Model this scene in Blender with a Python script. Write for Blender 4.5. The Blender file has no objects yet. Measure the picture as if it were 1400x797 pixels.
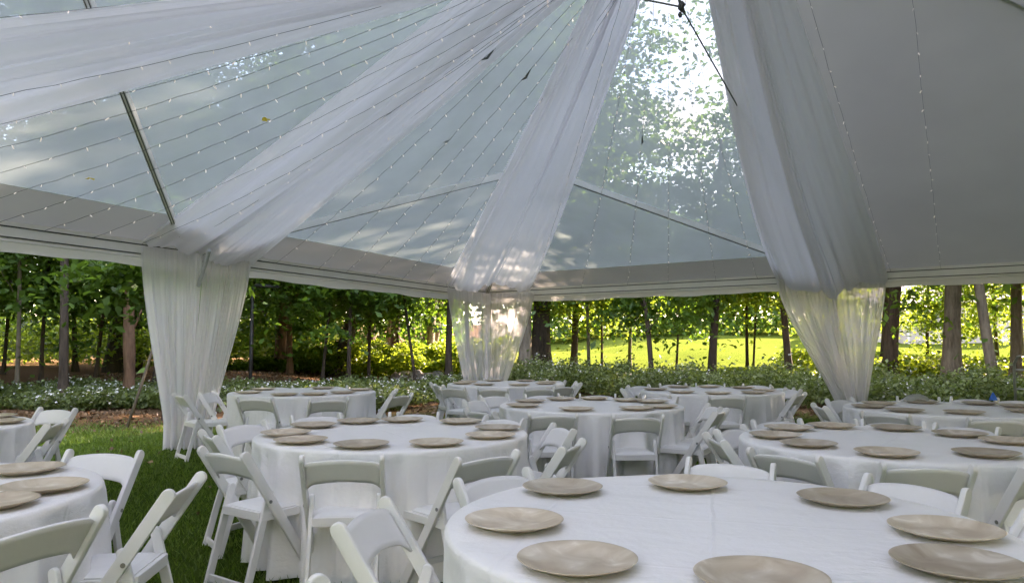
import bpy, bmesh, math, random
import numpy as np
from mathutils import Vector, Matrix
random.seed(7)
rng = np.random.default_rng(11)
R = math.radians
scene = bpy.context.scene
col = scene.collection

# ------------------------------------------------------------------ camera
F = 1000.0; YH = 472.0; CH = 1.37
TH = math.atan((YH - 398.5) / F)
cam_d = bpy.data.cameras.new('camera'); cam = bpy.data.objects.new('camera', cam_d); col.objects.link(cam)
cam.location = (0, 0, CH); cam.rotation_euler = (math.pi / 2 + TH, 0, 0)
cam_d.sensor_width = 36; cam_d.lens = 36 * F / 1400; cam_d.clip_start = 0.05; cam_d.clip_end = 2000
scene.camera = cam

# ------------------------------------------------------------------ light
SUN_DIR = Vector((0.72, 0.66, 0.62)).normalized()      # towards the sun
SUN_EL = math.asin(SUN_DIR.z)
world = bpy.data.worlds.new('World'); scene.world = world; world.use_nodes = True
wn = world.node_tree.nodes; wl = world.node_tree.links
for n in list(wn): wn.remove(n)
wo = wn.new('ShaderNodeOutputWorld'); wb = wn.new('ShaderNodeBackground'); wb.inputs['Strength'].default_value = 0.15
sky = wn.new('ShaderNodeTexSky'); sky.sky_type = 'NISHITA'; sky.sun_disc = False
sky.sun_elevation = SUN_EL; sky.sun_rotation = math.atan2(SUN_DIR.x, SUN_DIR.y)
sky.air_density = 1.0; sky.dust_density = .3; sky.ozone_density = 1.0
tc = wn.new('ShaderNodeTexCoord'); mp = wn.new('ShaderNodeMapping'); mp.inputs['Scale'].default_value = (1, 1, 2.6)
nz = wn.new('ShaderNodeTexNoise'); nz.inputs['Scale'].default_value = 2.3; nz.inputs['Detail'].default_value = 7; nz.inputs['Roughness'].default_value = .55
rp = wn.new('ShaderNodeValToRGB'); rp.color_ramp.elements[0].position = .50; rp.color_ramp.elements[1].position = .66
mx = wn.new('ShaderNodeMixRGB'); mx.inputs[2].default_value = (3.2, 3.15, 3.05, 1)
wl.new(tc.outputs['Generated'], mp.inputs[0]); wl.new(mp.outputs[0], nz.inputs[0]); wl.new(nz.outputs[0], rp.inputs[0])
wl.new(rp.outputs[0], mx.inputs[0]); wl.new(sky.outputs[0], mx.inputs[1]); wl.new(mx.outputs[0], wb.inputs[0]); wl.new(wb.outputs[0], wo.inputs[0])
sun_d = bpy.data.lights.new('sun', 'SUN'); sun_d.energy = 3.9; sun_d.angle = R(0.6); sun_d.color = (1, .93, .80)
sun = bpy.data.objects.new('sun', sun_d); col.objects.link(sun)
sun.rotation_euler = SUN_DIR.to_track_quat('Z', 'Y').to_euler()
scene.view_settings.view_transform = 'Standard'; scene.view_settings.look = 'None'
scene.view_settings.exposure = 3.92; scene.view_settings.gamma = 1.0
scene.view_settings.use_white_balance = True; scene.view_settings.white_balance_temperature = 7800; scene.view_settings.white_balance_tint = 32
scene.render.engine = 'CYCLES'
cy = scene.cycles
cy.use_denoising = True; cy.max_bounces = 10; cy.diffuse_bounces = 5; cy.glossy_bounces = 3
cy.transmission_bounces = 6; cy.transparent_max_bounces = 24; cy.caustics_reflective = False; cy.caustics_refractive = False
cy.sample_clamp_indirect = 6

# ------------------------------------------------------------------ helpers
def un(x, y, z=0.0):
    """point at height z that the photograph shows at pixel x, y (1400 x 797)"""
    dx = (x - 700) / F; dy = -(y - 398.5) / F
    Y = math.cos(TH) - dy * math.sin(TH); Z = math.sin(TH) + dy * math.cos(TH)
    t = (z - CH) / Z
    return Vector((dx * t, Y * t, z))
def px3(x, y, d):
    """point at depth d (metres along the ground ahead) for pixel x, y"""
    dx = (x - 700) / F; dy = -(y - 398.5) / F
    Y = math.cos(TH) - dy * math.sin(TH); Z = math.sin(TH) + dy * math.cos(TH)
    t = d / Y
    return Vector((dx * t, d, CH + Z * t))

def tag(o, label=None, cat=None, group=None, kind=None):
    if label: o['label'] = label
    if cat: o['category'] = cat
    if group: o['group'] = group
    if kind: o['kind'] = kind
    return o
def empty(name, loc=(0, 0, 0), rz=0.0):
    o = bpy.data.objects.new(name, None); col.objects.link(o); o.location = loc; o.rotation_euler = (0, 0, rz)
    o.empty_display_size = .1
    return o
def mesh_obj(name, verts, faces, m, parent=None, smooth=False):
    me = bpy.data.meshes.new(name)
    if isinstance(verts, np.ndarray):
        n = len(verts); k = faces.shape[1]
        me.vertices.add(n); me.vertices.foreach_set('co', verts.astype(np.float32).ravel())
        me.loops.add(faces.size); me.loops.foreach_set('vertex_index', faces.astype(np.int32).ravel())
        me.polygons.add(len(faces)); me.polygons.foreach_set('loop_start', np.arange(0, faces.size, k, dtype=np.int32))
        me.update(calc_edges=True)
    else:
        me.from_pydata([tuple(v) for v in verts], [], faces); me.update()
    me.materials.append(m)
    if smooth: me.polygons.foreach_set('use_smooth', [True] * len(me.polygons)); me.update()
    o = bpy.data.objects.new(name, me); col.objects.link(o)
    if parent: o.parent = parent
    return o
class MB:
    def __init__(s): s.v = []; s.f = []
    def add(s, vs, fs):
        b = len(s.v); s.v += [tuple(v) for v in vs]; s.f += [tuple(b + i for i in f) for f in fs]; return s
    def box(s, c, size, M=None):
        x, y, z = [q / 2 for q in size]
        vs = [Vector((sx * x, sy * y, sz * z)) for sz in (-1, 1) for sx, sy in ((-1, -1), (1, -1), (1, 1), (-1, 1))]
        if M: vs = [M @ v for v in vs]
        vs = [v + Vector(c) for v in vs]
        return s.add(vs, [(3, 2, 1, 0), (4, 5, 6, 7), (0, 1, 5, 4), (1, 2, 6, 5), (2, 3, 7, 6), (3, 0, 4, 7)])
    def beam(s, a, b, w, h, up=(0, 0, 1)):
        a = Vector(a); b = Vector(b); d = b - a; L = d.length; d.normalize()
        x = d.cross(Vector(up));
        if x.length < 1e-4: x = Vector((1, 0, 0))
        x.normalize(); z = x.cross(d)
        M = Matrix((x, d, z)).transposed()
        return s.box((a + b) / 2, (w, L, h), M)
    def tube(s, pts, rad, n=8, cap=True):
        pts = [Vector(p) for p in pts]; rr = rad if isinstance(rad, (list, tuple)) else [rad] * len(pts)
        b = len(s.v); prev = None
        for i, p in enumerate(pts):
            d = (pts[min(i + 1, len(pts) - 1)] - pts[max(i - 1, 0)]).normalized()
            if prev is None:
                x = d.orthogonal().normalized()
            else:
                x = (prev - d * prev.dot(d)).normalized()
            prev = x; y = d.cross(x)
            for k in range(n):
                a = 2 * math.pi * k / n; s.v.append(tuple(p + (x * math.cos(a) + y * math.sin(a)) * rr[i]))
        for i in range(len(pts) - 1):
            for k in range(n):
                k2 = (k + 1) % n; s.f.append((b + i * n + k, b + i * n + k2, b + (i + 1) * n + k2, b + (i + 1) * n + k))
        if cap:
            s.f.append(tuple(b + k for k in reversed(range(n)))); e = b + (len(pts) - 1) * n
            s.f.append(tuple(e + k for k in range(n)))
        return s
    def build(s, name, m, parent=None, smooth=False, bevel=0):
        o = mesh_obj(name, s.v, s.f, m, parent, smooth)
        if bevel:
            bm = bmesh.new(); bm.from_mesh(o.data)
            bmesh.ops.bevel(bm, geom=bm.edges[:], offset=bevel, segments=2, affect='EDGES', profile=.6, clamp_overlap=True)
            bm.to_mesh(o.data); bm.free()
            for p in o.data.polygons: p.use_smooth = False
        return o
def copy_tree(o, parent=None):
    c = o.copy(); col.objects.link(c); c.parent = parent
    for ch in list(o.children): copy_tree(ch, c)
    return c

# ------------------------------------------------------------------ materials
def mat(name):
    m = bpy.data.materials.new(name); m.use_nodes = True
    nt = m.node_tree
    for n in list(nt.nodes): nt.nodes.remove(n)
    out = nt.nodes.new('ShaderNodeOutputMaterial')
    return m, nt, out
def N(nt, t, **kw):
    n = nt.nodes.new(t)
    for k, v in kw.items():
        if hasattr(n, k): setattr(n, k, v)
        else: n.inputs[k.replace('_', ' ')].default_value = v
    return n
def noise(nt, scale, detail=4, rough=.55, co=None, stretch=None):
    n = N(nt, 'ShaderNodeTexNoise'); n.inputs['Scale'].default_value = scale; n.inputs['Detail'].default_value = detail; n.inputs['Roughness'].default_value = rough
    c = N(nt, 'ShaderNodeTexCoord'); o = c.outputs[co or 'Object']
    if stretch:
        mpp = N(nt, 'ShaderNodeMapping'); mpp.inputs['Scale'].default_value = stretch; nt.links.new(o, mpp.inputs[0]); o = mpp.outputs[0]
    nt.links.new(o, n.inputs['Vector'])
    return n
def ramp(nt, src, stops):
    r = N(nt, 'ShaderNodeValToRGB'); cr = r.color_ramp
    while len(cr.elements) < len(stops): cr.elements.new(.5)
    for e, (p, c) in zip(cr.elements, stops):
        e.position = p; e.color = (*c, 1) if len(c) == 3 else c
    nt.links.new(src, r.inputs[0]); return r
def pbr(name, c1, c2=None, rough=.5, metal=0, nscale=8, bump=0, bscale=40, spec=.5, stretch=None, sheen=0, coat=0):
    m, nt, out = mat(name)
    p = N(nt, 'ShaderNodeBsdfPrincipled'); p.inputs['Roughness'].default_value = rough; p.inputs['Metallic'].default_value = metal
    p.inputs['Specular IOR Level'].default_value = spec
    if sheen: p.inputs['Sheen Weight'].default_value = sheen
    if coat: p.inputs['Coat Weight'].default_value = coat
    nn = noise(nt, nscale, 6, .6, stretch=stretch)
    r = ramp(nt, nn.outputs[0], [(.3, c1), (.7, c2 or c1)]); nt.links.new(r.outputs[0], p.inputs['Base Color'])
    if bump:
        b = N(nt, 'ShaderNodeBump'); b.inputs['Strength'].default_value = bump; b.inputs['Distance'].default_value = .02
        n2 = noise(nt, bscale, 5, .6, stretch=stretch); nt.links.new(n2.outputs[0], b.inputs['Height']); nt.links.new(b.outputs[0], p.inputs['Normal'])
    nt.links.new(p.outputs[0], out.inputs[0]); return m

M = {}
M['chair'] = pbr('white_resin', (.74, .73, .73), (.80, .79, .79), rough=.38, nscale=5, bump=.04, bscale=60)
M['pad'] = pbr('white_vinyl_pad', (.76, .76, .76), (.80, .80, .80), rough=.5, nscale=9, bump=.06, bscale=30)
M['metal'] = pbr('aluminium', (.42, .43, .44), (.55, .56, .57), rough=.38, metal=.7, nscale=10)
M['darkmetal'] = pbr('dark_metal', (.05, .05, .05), (.09, .09, .08), rough=.5, metal=.4, nscale=10)
M['screw'] = pbr('bolt_steel', (.25, .25, .25), rough=.4, metal=.9)
M['wood'] = pbr('plywood', (.40, .28, .17), (.48, .34, .2), rough=.6, nscale=6)
M['wire'] = pbr('dark_wire', (.07, .08, .07), (.12, .13, .12), rough=.6)
M['beam'] = pbr('white_beam', (.74, .73, .69), (.82, .81, .77), rough=.45, nscale=3, bump=.03, bscale=20)
M['rock'] = pbr('rock', (.2, .18, .15), (.36, .33, .29), rough=.9, nscale=3, bump=.5, bscale=8)
M['blue'] = pbr('blue_cloth', (.01, .12, .5), (.02, .18, .62), rough=.6, nscale=20)

def cloth_mat():
    m, nt, out = mat('white_table_linen')
    p = N(nt, 'ShaderNodeBsdfPrincipled'); p.inputs['Roughness'].default_value = .48; p.inputs['Sheen Weight'].default_value = .25
    p.inputs['Specular IOR Level'].default_value = .45
    c = noise(nt, 1.3, 3); r = ramp(nt, c.outputs[0], [(.3, (.80, .79, .80)), (.7, (.85, .84, .85))]); nt.links.new(r.outputs[0], p.inputs['Base Color'])
    # creases and a damask weave
    n1 = noise(nt, 5.5, 6, .62, stretch=(1, .45, 1)); n2 = noise(nt, 26, 3, .6)
    v = N(nt, 'ShaderNodeTexVoronoi'); v.feature = 'DISTANCE_TO_EDGE'; v.inputs['Scale'].default_value = 1.6
    nd = noise(nt, 2.2, 3, .5); tcx = N(nt, 'ShaderNodeTexCoord'); vm = N(nt, 'ShaderNodeVectorMath'); vm.operation = 'ADD'
    nt.links.new(tcx.outputs['Object'], vm.inputs[0]); nt.links.new(nd.outputs['Color'], vm.inputs[1]); nt.links.new(vm.outputs[0], v.inputs['Vector'])
    vr = ramp(nt, v.outputs['Distance'], [(.0, (1, 1, 1)), (.028, (0, 0, 0))])
    a = N(nt, 'ShaderNodeMath'); a.operation = 'MULTIPLY_ADD'; a.inputs[1].default_value = .02
    nt.links.new(vr.outputs[0], a.inputs[0]); nt.links.new(n1.outputs[0], a.inputs[2])
    a2 = N(nt, 'ShaderNodeMath'); a2.operation = 'MULTIPLY_ADD'; a2.inputs[1].default_value = .16
    nt.links.new(n2.outputs[0], a2.inputs[0]); nt.links.new(a.outputs[0], a2.inputs[2])
    # press creases left by folding the cloth
    sp = N(nt, 'ShaderNodeSeparateXYZ'); nt.links.new(tcx.outputs['Object'], sp.inputs[0])
    for ax in ('X', 'Y'):
        pp = N(nt, 'ShaderNodeMath'); pp.operation = 'PINGPONG'; pp.inputs[1].default_value = .29
        wob = N(nt, 'ShaderNodeMath'); wob.operation = 'MULTIPLY_ADD'; wob.inputs[1].default_value = .03; nt.links.new(n1.outputs[0], wob.inputs[0]); nt.links.new(sp.outputs[ax], wob.inputs[2]); nt.links.new(wob.outputs[0], pp.inputs[0])
        cr = ramp(nt, pp.outputs[0], [(0, (1, 1, 1)), (.012, (0, 0, 0))]); a3 = N(nt, 'ShaderNodeMath'); a3.operation = 'MULTIPLY_ADD'; a3.inputs[1].default_value = .14
        nt.links.new(cr.outputs[0], a3.inputs[0]); nt.links.new(a2.outputs[0], a3.inputs[2]); a2 = a3
    b = N(nt, 'ShaderNodeBump'); b.inputs['Strength'].default_value = .55; b.inputs['Distance'].default_value = .026
    nt.links.new(a2.outputs[0], b.inputs['Height']); nt.links.new(b.outputs[0], p.inputs['Normal'])
    nt.links.new(p.outputs[0], out.inputs[0]); return m
M['cloth'] = cloth_mat()

def plate_mat():
    m, nt, out = mat('champagne_charger')
    p = N(nt, 'ShaderNodeBsdfPrincipled'); p.inputs['Roughness'].default_value = .33; p.inputs['Metallic'].default_value = .12
    nd = noise(nt, 5, 4, .6)
    oi = N(nt, 'ShaderNodeObjectInfo'); ad = N(nt, 'ShaderNodeVectorMath'); ad.operation = 'ADD'
    tcx = N(nt, 'ShaderNodeTexCoord'); nt.links.new(tcx.outputs['Object'], ad.inputs[0]); nt.links.new(oi.outputs['Location'], ad.inputs[1])
    n1 = N(nt, 'ShaderNodeTexNoise'); n1.inputs['Scale'].default_value = 7; n1.inputs['Detail'].default_value = 4; n1.inputs['Distortion'].default_value = 1.6
    nt.links.new(ad.outputs[0], n1.inputs['Vector'])
    r = ramp(nt, n1.outputs[0], [(.30, (.45, .35, .255)), (.48, (.545, .45, .34)), (.62, (.62, .53, .425)), (.74, (.78, .70, .60))])
    hs = N(nt, 'ShaderNodeHueSaturation'); vr_ = N(nt, 'ShaderNodeMapRange'); vr_.inputs['To Min'].default_value = .84; vr_.inputs['To Max'].default_value = 1.2
    nt.links.new(oi.outputs['Random'], vr_.inputs['Value']); nt.links.new(vr_.outputs[0], hs.inputs['Value']); nt.links.new(r.outputs[0], hs.inputs['Color'])
    nt.links.new(hs.outputs[0], p.inputs['Base Color'])
    b = N(nt, 'ShaderNodeBump'); b.inputs['Strength'].default_value = .35; b.inputs['Distance'].default_value = .006
    nt.links.new(n1.outputs[0], b.inputs['Height']); nt.links.new(b.outputs[0], p.inputs['Normal'])
    nt.links.new(p.outputs[0], out.inputs[0]); return m
M['plate'] = plate_mat()

def sheer_mat(name, base, thru, streak):
    """sheer voile: part see-through, part scattering, denser where the folds double up"""
    m, nt, out = mat(name)
    d = N(nt, 'ShaderNodeBsdfDiffuse'); d.inputs['Color'].default_value = (*base, 1)
    t = N(nt, 'ShaderNodeBsdfTranslucent'); t.inputs['Color'].default_value = (*base, 1)
    tr = N(nt, 'ShaderNodeBsdfTransparent')
    mxx = N(nt, 'ShaderNodeMixShader'); mxx.inputs[0].default_value = .55
    nt.links.new(d.outputs[0], mxx.inputs[1]); nt.links.new(t.outputs[0], mxx.inputs[2])
    uvm = N(nt, 'ShaderNodeUVMap'); mp2 = N(nt, 'ShaderNodeMapping'); mp2.inputs['Scale'].default_value = (streak, .35, 1)
    nn = N(nt, 'ShaderNodeTexNoise'); nn.inputs['Scale'].default_value = 1; nn.inputs['Detail'].default_value = 5; nn.inputs['Roughness'].default_value = .65
    nt.links.new(uvm.outputs[0], mp2.inputs[0]); nt.links.new(mp2.outputs[0], nn.inputs['Vector'])
    lw = N(nt, 'ShaderNodeLayerWeight'); lw.inputs['Blend'].default_value = .35
    mr = N(nt, 'ShaderNodeMapRange'); mr.inputs['From Min'].default_value = .3; mr.inputs['From Max'].default_value = .7
    mr.inputs['To Min'].default_value = thru * 1.5; mr.inputs['To Max'].default_value = thru * .45
    nt.links.new(nn.outputs[0], mr.inputs['Value'])
    inv = N(nt, 'ShaderNodeMath'); inv.operation = 'SUBTRACT'; inv.inputs[0].default_value = 1.0; nt.links.new(lw.outputs['Facing'], inv.inputs[1])
    mul = N(nt, 'ShaderNodeMath'); mul.operation = 'MULTIPLY'; nt.links.new(mr.outputs[0], mul.inputs[0]); nt.links.new(inv.outputs[0], mul.inputs[1])
    m2 = N(nt, 'ShaderNodeMixShader'); nt.links.new(mul.outputs[0], m2.inputs[0])
    nt.links.new(mxx.outputs[0], m2.inputs[1]); nt.links.new(tr.outputs[0], m2.inputs[2])
    bb = N(nt, 'ShaderNodeBump'); bb.inputs['Strength'].default_value = .6; bb.inputs['Distance'].default_value = .03
    nt.links.new(nn.outputs[0], bb.inputs['Height']); nt.links.new(bb.outputs[0], d.inputs['Normal']); nt.links.new(bb.outputs[0], t.inputs['Normal'])
    nt.links.new(m2.outputs[0], out.inputs[0]); return m
M['drape'] = sheer_mat('sheer_drape', (.92, .905, .93), .05, 12)
M['curtain'] = sheer_mat('sheer_curtain', (.86, .84, .87), .36, 40)
M['curtain_dense'] = sheer_mat('sheer_curtain_double', (.88, .87, .885), .15, 30)

def film_mat():
    """weathered clear vinyl: half see-through, half milky, with noise patches standing in for sky gaps and reflections"""
    m, nt, out = mat('clear_vinyl')
    tr = N(nt, 'ShaderNodeBsdfTransparent'); tr.inputs['Color'].default_value = (.64, .70, .67, 1)
    tl = N(nt, 'ShaderNodeBsdfTranslucent'); tl.inputs['Color'].default_value = (.128, .156, .142, 1)
    gl = N(nt, 'ShaderNodeBsdfGlossy'); gl.inputs['Roughness'].default_value = .12; gl.inputs['Color'].default_value = (.8, .85, .85, 1)
    a = N(nt, 'ShaderNodeMixShader'); n1 = noise(nt, .55, 5, .6); n1.inputs['Distortion'].default_value = .6
    n2 = noise(nt, 2.6, 6, .7)
    ad = N(nt, 'ShaderNodeMath'); ad.operation = 'MULTIPLY_ADD'; ad.inputs[1].default_value = .35
    nt.links.new(n2.outputs[0], ad.inputs[0]); nt.links.new(n1.outputs[0], ad.inputs[2])
    mr = N(nt, 'ShaderNodeMapRange'); mr.inputs['From Min'].default_value = .5; mr.inputs['From Max'].default_value = .85
    mr.inputs['To Min'].default_value = .70; mr.inputs['To Max'].default_value = .87  # patchy haze paints bright sky gaps and reflections into the film
    nt.links.new(ad.outputs[0], mr.inputs['Value']); nt.links.new(mr.outputs[0], a.inputs[0])
    nt.links.new(tr.outputs[0], a.inputs[1]); nt.links.new(tl.outputs[0], a.inputs[2])
    b = N(nt, 'ShaderNodeMixShader'); b.inputs[0].default_value = .06
    nt.links.new(a.outputs[0], b.inputs[1]); nt.links.new(gl.outputs[0], b.inputs[2])
    nt.links.new(b.outputs[0], out.inputs[0]); return m
M['film'] = film_mat()
def vinyl_mat(name, c, tw):
    m, nt, out = mat(name)
    d = N(nt, 'ShaderNodeBsdfPrincipled'); d.inputs['Roughness'].default_value = .5
    nn = noise(nt, .7, 4, .5); r = ramp(nt, nn.outputs[0], [(.35, c), (.65, tuple(q * .9 for q in c))]); nt.links.new(r.outputs[0], d.inputs['Base Color'])
    t = N(nt, 'ShaderNodeBsdfTranslucent'); t.inputs['Color'].default_value = (.8, .8, .74, 1)
    a = N(nt, 'ShaderNodeMixShader'); a.inputs[0].default_value = tw
    nt.links.new(d.outputs[0], a.inputs[1]); nt.links.new(t.outputs[0], a.inputs[2]); nt.links.new(a.outputs[0], out.inputs[0]); return m
M['vinyl'] = vinyl_mat('white_roof_vinyl', (.56, .56, .50), .06)
M['border'] = vinyl_mat('roof_border_vinyl', (.56, .55, .52), .05)
M['valance'] = vinyl_mat('valance_vinyl', (.72, .71, .69), .22)

def leaf_mat(name, c1, c2, tcol, tw=.42):
    m, nt, out = mat(name)
    g = N(nt, 'ShaderNodeNewGeometry')
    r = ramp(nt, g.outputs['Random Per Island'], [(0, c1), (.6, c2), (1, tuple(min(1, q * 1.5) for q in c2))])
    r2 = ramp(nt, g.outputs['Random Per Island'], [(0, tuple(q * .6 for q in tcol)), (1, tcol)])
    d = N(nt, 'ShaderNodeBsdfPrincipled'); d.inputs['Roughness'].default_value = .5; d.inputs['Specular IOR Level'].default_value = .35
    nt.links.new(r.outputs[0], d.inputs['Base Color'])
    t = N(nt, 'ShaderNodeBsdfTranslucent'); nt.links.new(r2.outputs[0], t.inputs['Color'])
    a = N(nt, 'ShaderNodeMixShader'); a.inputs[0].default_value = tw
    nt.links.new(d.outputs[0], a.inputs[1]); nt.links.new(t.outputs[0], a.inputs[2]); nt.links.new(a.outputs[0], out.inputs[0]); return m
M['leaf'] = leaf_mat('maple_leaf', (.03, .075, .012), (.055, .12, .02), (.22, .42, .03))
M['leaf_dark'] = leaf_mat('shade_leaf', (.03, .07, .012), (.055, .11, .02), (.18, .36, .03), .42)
M['leaf_bright'] = leaf_mat('young_leaf', (.06, .12, .015), (.09, .17, .02), (.42, .55, .04), .5)  # leaf colours raised towards yellow to paint sunlit foliage
M['leaf_shrub'] = leaf_mat('shrub_leaf', (.025, .045, .012), (.15, .19, .07), (.26, .36, .06), .38)
M['flower'] = pbr('white_petals', (.55, .56, .48), (.7, .7, .62), rough=.7)
M['grass'] = leaf_mat('grass_blade', (.045, .10, .012), (.11, .18, .03), (.18, .32, .03), .35)
M['litter'] = leaf_mat('dead_leaf', (.10, .055, .025), (.20, .12, .06), (.2, .12, .05), .15)
M['yellow_leaf'] = leaf_mat('yellow_leaf', (.6, .42, .03), (.7, .5, .05), (.8, .6, .05), .5)
def bark(name, c1, c2):
    m, nt, out = mat(name)
    p = N(nt, 'ShaderNodeBsdfPrincipled'); p.inputs['Roughness'].default_value = .9; p.inputs['Specular IOR Level'].default_value = .2
    n1 = noise(nt, 9, 7, .7, stretch=(1, 1, .16)); n2 = noise(nt, 2, 4, .6)
    ad = N(nt, 'ShaderNodeMath'); ad.operation = 'MULTIPLY_ADD'; ad.inputs[1].default_value = .4
    nt.links.new(n2.outputs[0], ad.inputs[0]); nt.links.new(n1.outputs[0], ad.inputs[2])
    r = ramp(nt, ad.outputs[0], [(.5, c1), (.85, c2)]); nt.links.new(r.outputs[0], p.inputs['Base Color'])
    b = N(nt, 'ShaderNodeBump'); b.inputs['Strength'].default_value = 1; b.inputs['Distance'].default_value = .05
    nt.links.new(n1.outputs[0], b.inputs['Height']); nt.links.new(b.outputs[0], p.inputs['Normal']); nt.links.new(p.outputs[0], out.inputs[0]); return m
M['bark_grey'] = bark('grey_bark', (.085, .068, .045), (.23, .19, .13))
M['bark_dark'] = bark('dark_bark', (.035, .026, .018), (.10, .075, .052))
M['bark_brown'] = bark('brown_bark', (.09, .05, .03), (.25, .14, .08))

# ------------------------------------------------------------------ tent key points
P1 = Vector((-4.38, 10.07, 0)); P2 = Vector((-.62, 17.8, 0)); P3 = Vector((5.87, 13.3, 0))
HE = 2.65
P0 = P1 - (P2 - P1) * .93; P4 = P3 + (P3 - P2)
APEX = Vector((1.41, 6.8, 6.2)); P5 = Vector((2 * 1.41 + .62, 2 * 6.8 - 17.8, 0))
up = Vector((0, 0, 1))
n1o = Vector((-(P2 - P1).y, (P2 - P1).x, 0)).normalized()       # outward of the left side
n2o = Vector((-(P3 - P2).y, (P3 - P2).x, 0)).normalized()
def wild(x, y):
    """distance into the unmown ground outside the tent"""
    d1_ = (x - P1.x) * n1o.x + (y - P1.y) * n1o.y; d2_ = (x - P2.x) * n2o.x + (y - P2.y) * n2o.y
    return np.maximum(np.minimum(d1_, y - 13.9), d2_ - 1.6)
def out_d(x, y):
    return np.maximum((x - P1.x) * n1o.x + (y - P1.y) * n1o.y, (x - P2.x) * n2o.x + (y - P2.y) * n2o.y)

# ------------------------------------------------------------------ ground
def sstep(a, b, x):
    t = np.clip((x - a) / (b - a), 0, 1); return t * t * (3 - 2 * t)
def tz(x, y):
    x = np.asarray(x, float); y = np.asarray(y, float)
    r = sstep(26, 62, y)
    hgt = .5 + 1.25 * sstep(0, 16, x) * 1.0
    z = r * hgt + sstep(60, 200, y) * 6
    z = z + .10 * sstep(17, 26, y) * (np.sin(x * .55 + 1) + np.sin(y * .4 + x * .2))
    # the bank under the left-hand trees
    z = z + .25 * sstep(19, 26, y) * sstep(-3, -12, x)
    return z
def make_ground():
    xs = np.concatenate([np.linspace(-400, -42, 26), np.linspace(-40, 40, 161), np.linspace(42, 400, 26)])
    ys = np.concatenate([np.linspace(-60, -6, 10), np.linspace(-5, 80, 171), np.linspace(84, 700, 40)])
    X, Y = np.meshgrid(xs, ys, indexing='ij'); Z = tz(X, Y)
    v = np.stack([X, Y, Z], -1).reshape(-1, 3); nx, ny = X.shape
    i, j = np.meshgrid(np.arange(nx - 1), np.arange(ny - 1), indexing='ij'); a = (i * ny + j).ravel()
    f = np.stack([a, a + ny, a + ny + 1, a + 1], 1)
    m, nt, out = mat('ground_soil_and_lawn')
    p = N(nt, 'ShaderNodeBsdfPrincipled'); p.inputs['Roughness'].default_value = 1; p.inputs['Specular IOR Level'].default_value = 0
    g = N(nt, 'ShaderNodeNewGeometry'); L = nt.links
    def dist(P, n):
        s = N(nt, 'ShaderNodeVectorMath'); s.operation = 'SUBTRACT'; s.inputs[1].default_value = P; L.new(g.outputs['Position'], s.inputs[0])
        d = N(nt, 'ShaderNodeVectorMath'); d.operation = 'DOT_PRODUCT'; d.inputs[1].default_value = n; L.new(s.outputs[0], d.inputs[0]); return d.outputs['Value']
    mnm = N(nt, 'ShaderNodeMath'); mnm.operation = 'MINIMUM'; L.new(dist(P1, n1o), mnm.inputs[0]); L.new(dist((0, 12.5, 0), (0, 1, 0)), mnm.inputs[1])
    ds = N(nt, 'ShaderNodeMath'); ds.operation = 'SUBTRACT'; ds.inputs[1].default_value = 1.6; L.new(dist(P2, n2o), ds.inputs[0])
    mxm = N(nt, 'ShaderNodeMath'); mxm.operation = 'MAXIMUM'; L.new(mnm.outputs[0], mxm.inputs[0]); L.new(ds.outputs[0], mxm.inputs[1])
    nn = noise(nt, .9, 6, .7); am = N(nt, 'ShaderNodeMath'); am.operation = 'MULTIPLY_ADD'; am.inputs[1].default_value = 3; L.new(nn.outputs[0], am.inputs[0]); L.new(mxm.outputs[0], am.inputs[2])
    lawn_mask = ramp(nt, am.outputs[0], [(0, (0, 0, 0)), (1, (1, 1, 1))]); mr = N(nt, 'ShaderNodeMapRange'); mr.inputs['From Min'].default_value = .0; mr.inputs['From Max'].default_value = 2.4; L.new(am.outputs[0], mr.inputs['Value'])
    n3 = noise(nt, 5, 6, .7); n4 = noise(nt, 60, 4, .7)
    c_l = ramp(nt, n3.outputs[0], [(.3, (.035, .065, .012)), (.7, (.07, .115, .02))])
    c_d = ramp(nt, n4.outputs[0], [(.3, (.06, .035, .02)), (.5, (.15, .09, .05)), (.7, (.27, .17, .10))])
    mix = N(nt, 'ShaderNodeMixRGB'); L.new(mr.outputs[0], mix.inputs[0]); L.new(c_l.outputs[0], mix.inputs[1]); L.new(c_d.outputs[0], mix.inputs[2])
    # open field beyond the trees
    sx = N(nt, 'ShaderNodeSeparateXYZ'); L.new(g.outputs['Position'], sx.inputs[0])
    fx = N(nt, 'ShaderNodeMapRange'); fx.inputs['From Min'].default_value = -3; fx.inputs['From Max'].default_value = 1; L.new(sx.outputs['X'], fx.inputs['Value'])
    fy = N(nt, 'ShaderNodeMapRange'); fy.inputs['From Min'].default_value = 30; fy.inputs['From Max'].default_value = 32; L.new(sx.outputs['Y'], fy.inputs['Value'])
    fm = N(nt, 'ShaderNodeMath'); fm.operation = 'MULTIPLY'; L.new(fx.outputs[0], fm.inputs[0]); L.new(fy.outputs[0], fm.inputs[1])
    n5 = noise(nt, .5, 6, .65); c_f = ramp(nt, n5.outputs[0], [(.3, (.055, .08, .012)), (.7, (.085, .11, .017))])
    mix2 = N(nt, 'ShaderNodeMixRGB'); L.new(fm.outputs[0], mix2.inputs[0]); L.new(mix.outputs[0], mix2.inputs[1]); L.new(c_f.outputs[0], mix2.inputs[2])
    L.new(mix2.outputs[0], p.inputs['Base Color'])
    b = N(nt, 'ShaderNodeBump'); b.inputs['Strength'].default_value = .8; b.inputs['Distance'].default_value = .03; L.new(n4.outputs[0], b.inputs['Height']); L.new(b.outputs[0], p.inputs['Normal'])
    L.new(p.outputs[0], out.inputs[0])
    tag(mesh_obj('ground', v, f, m, smooth=True), kind='structure')
make_ground()

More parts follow.
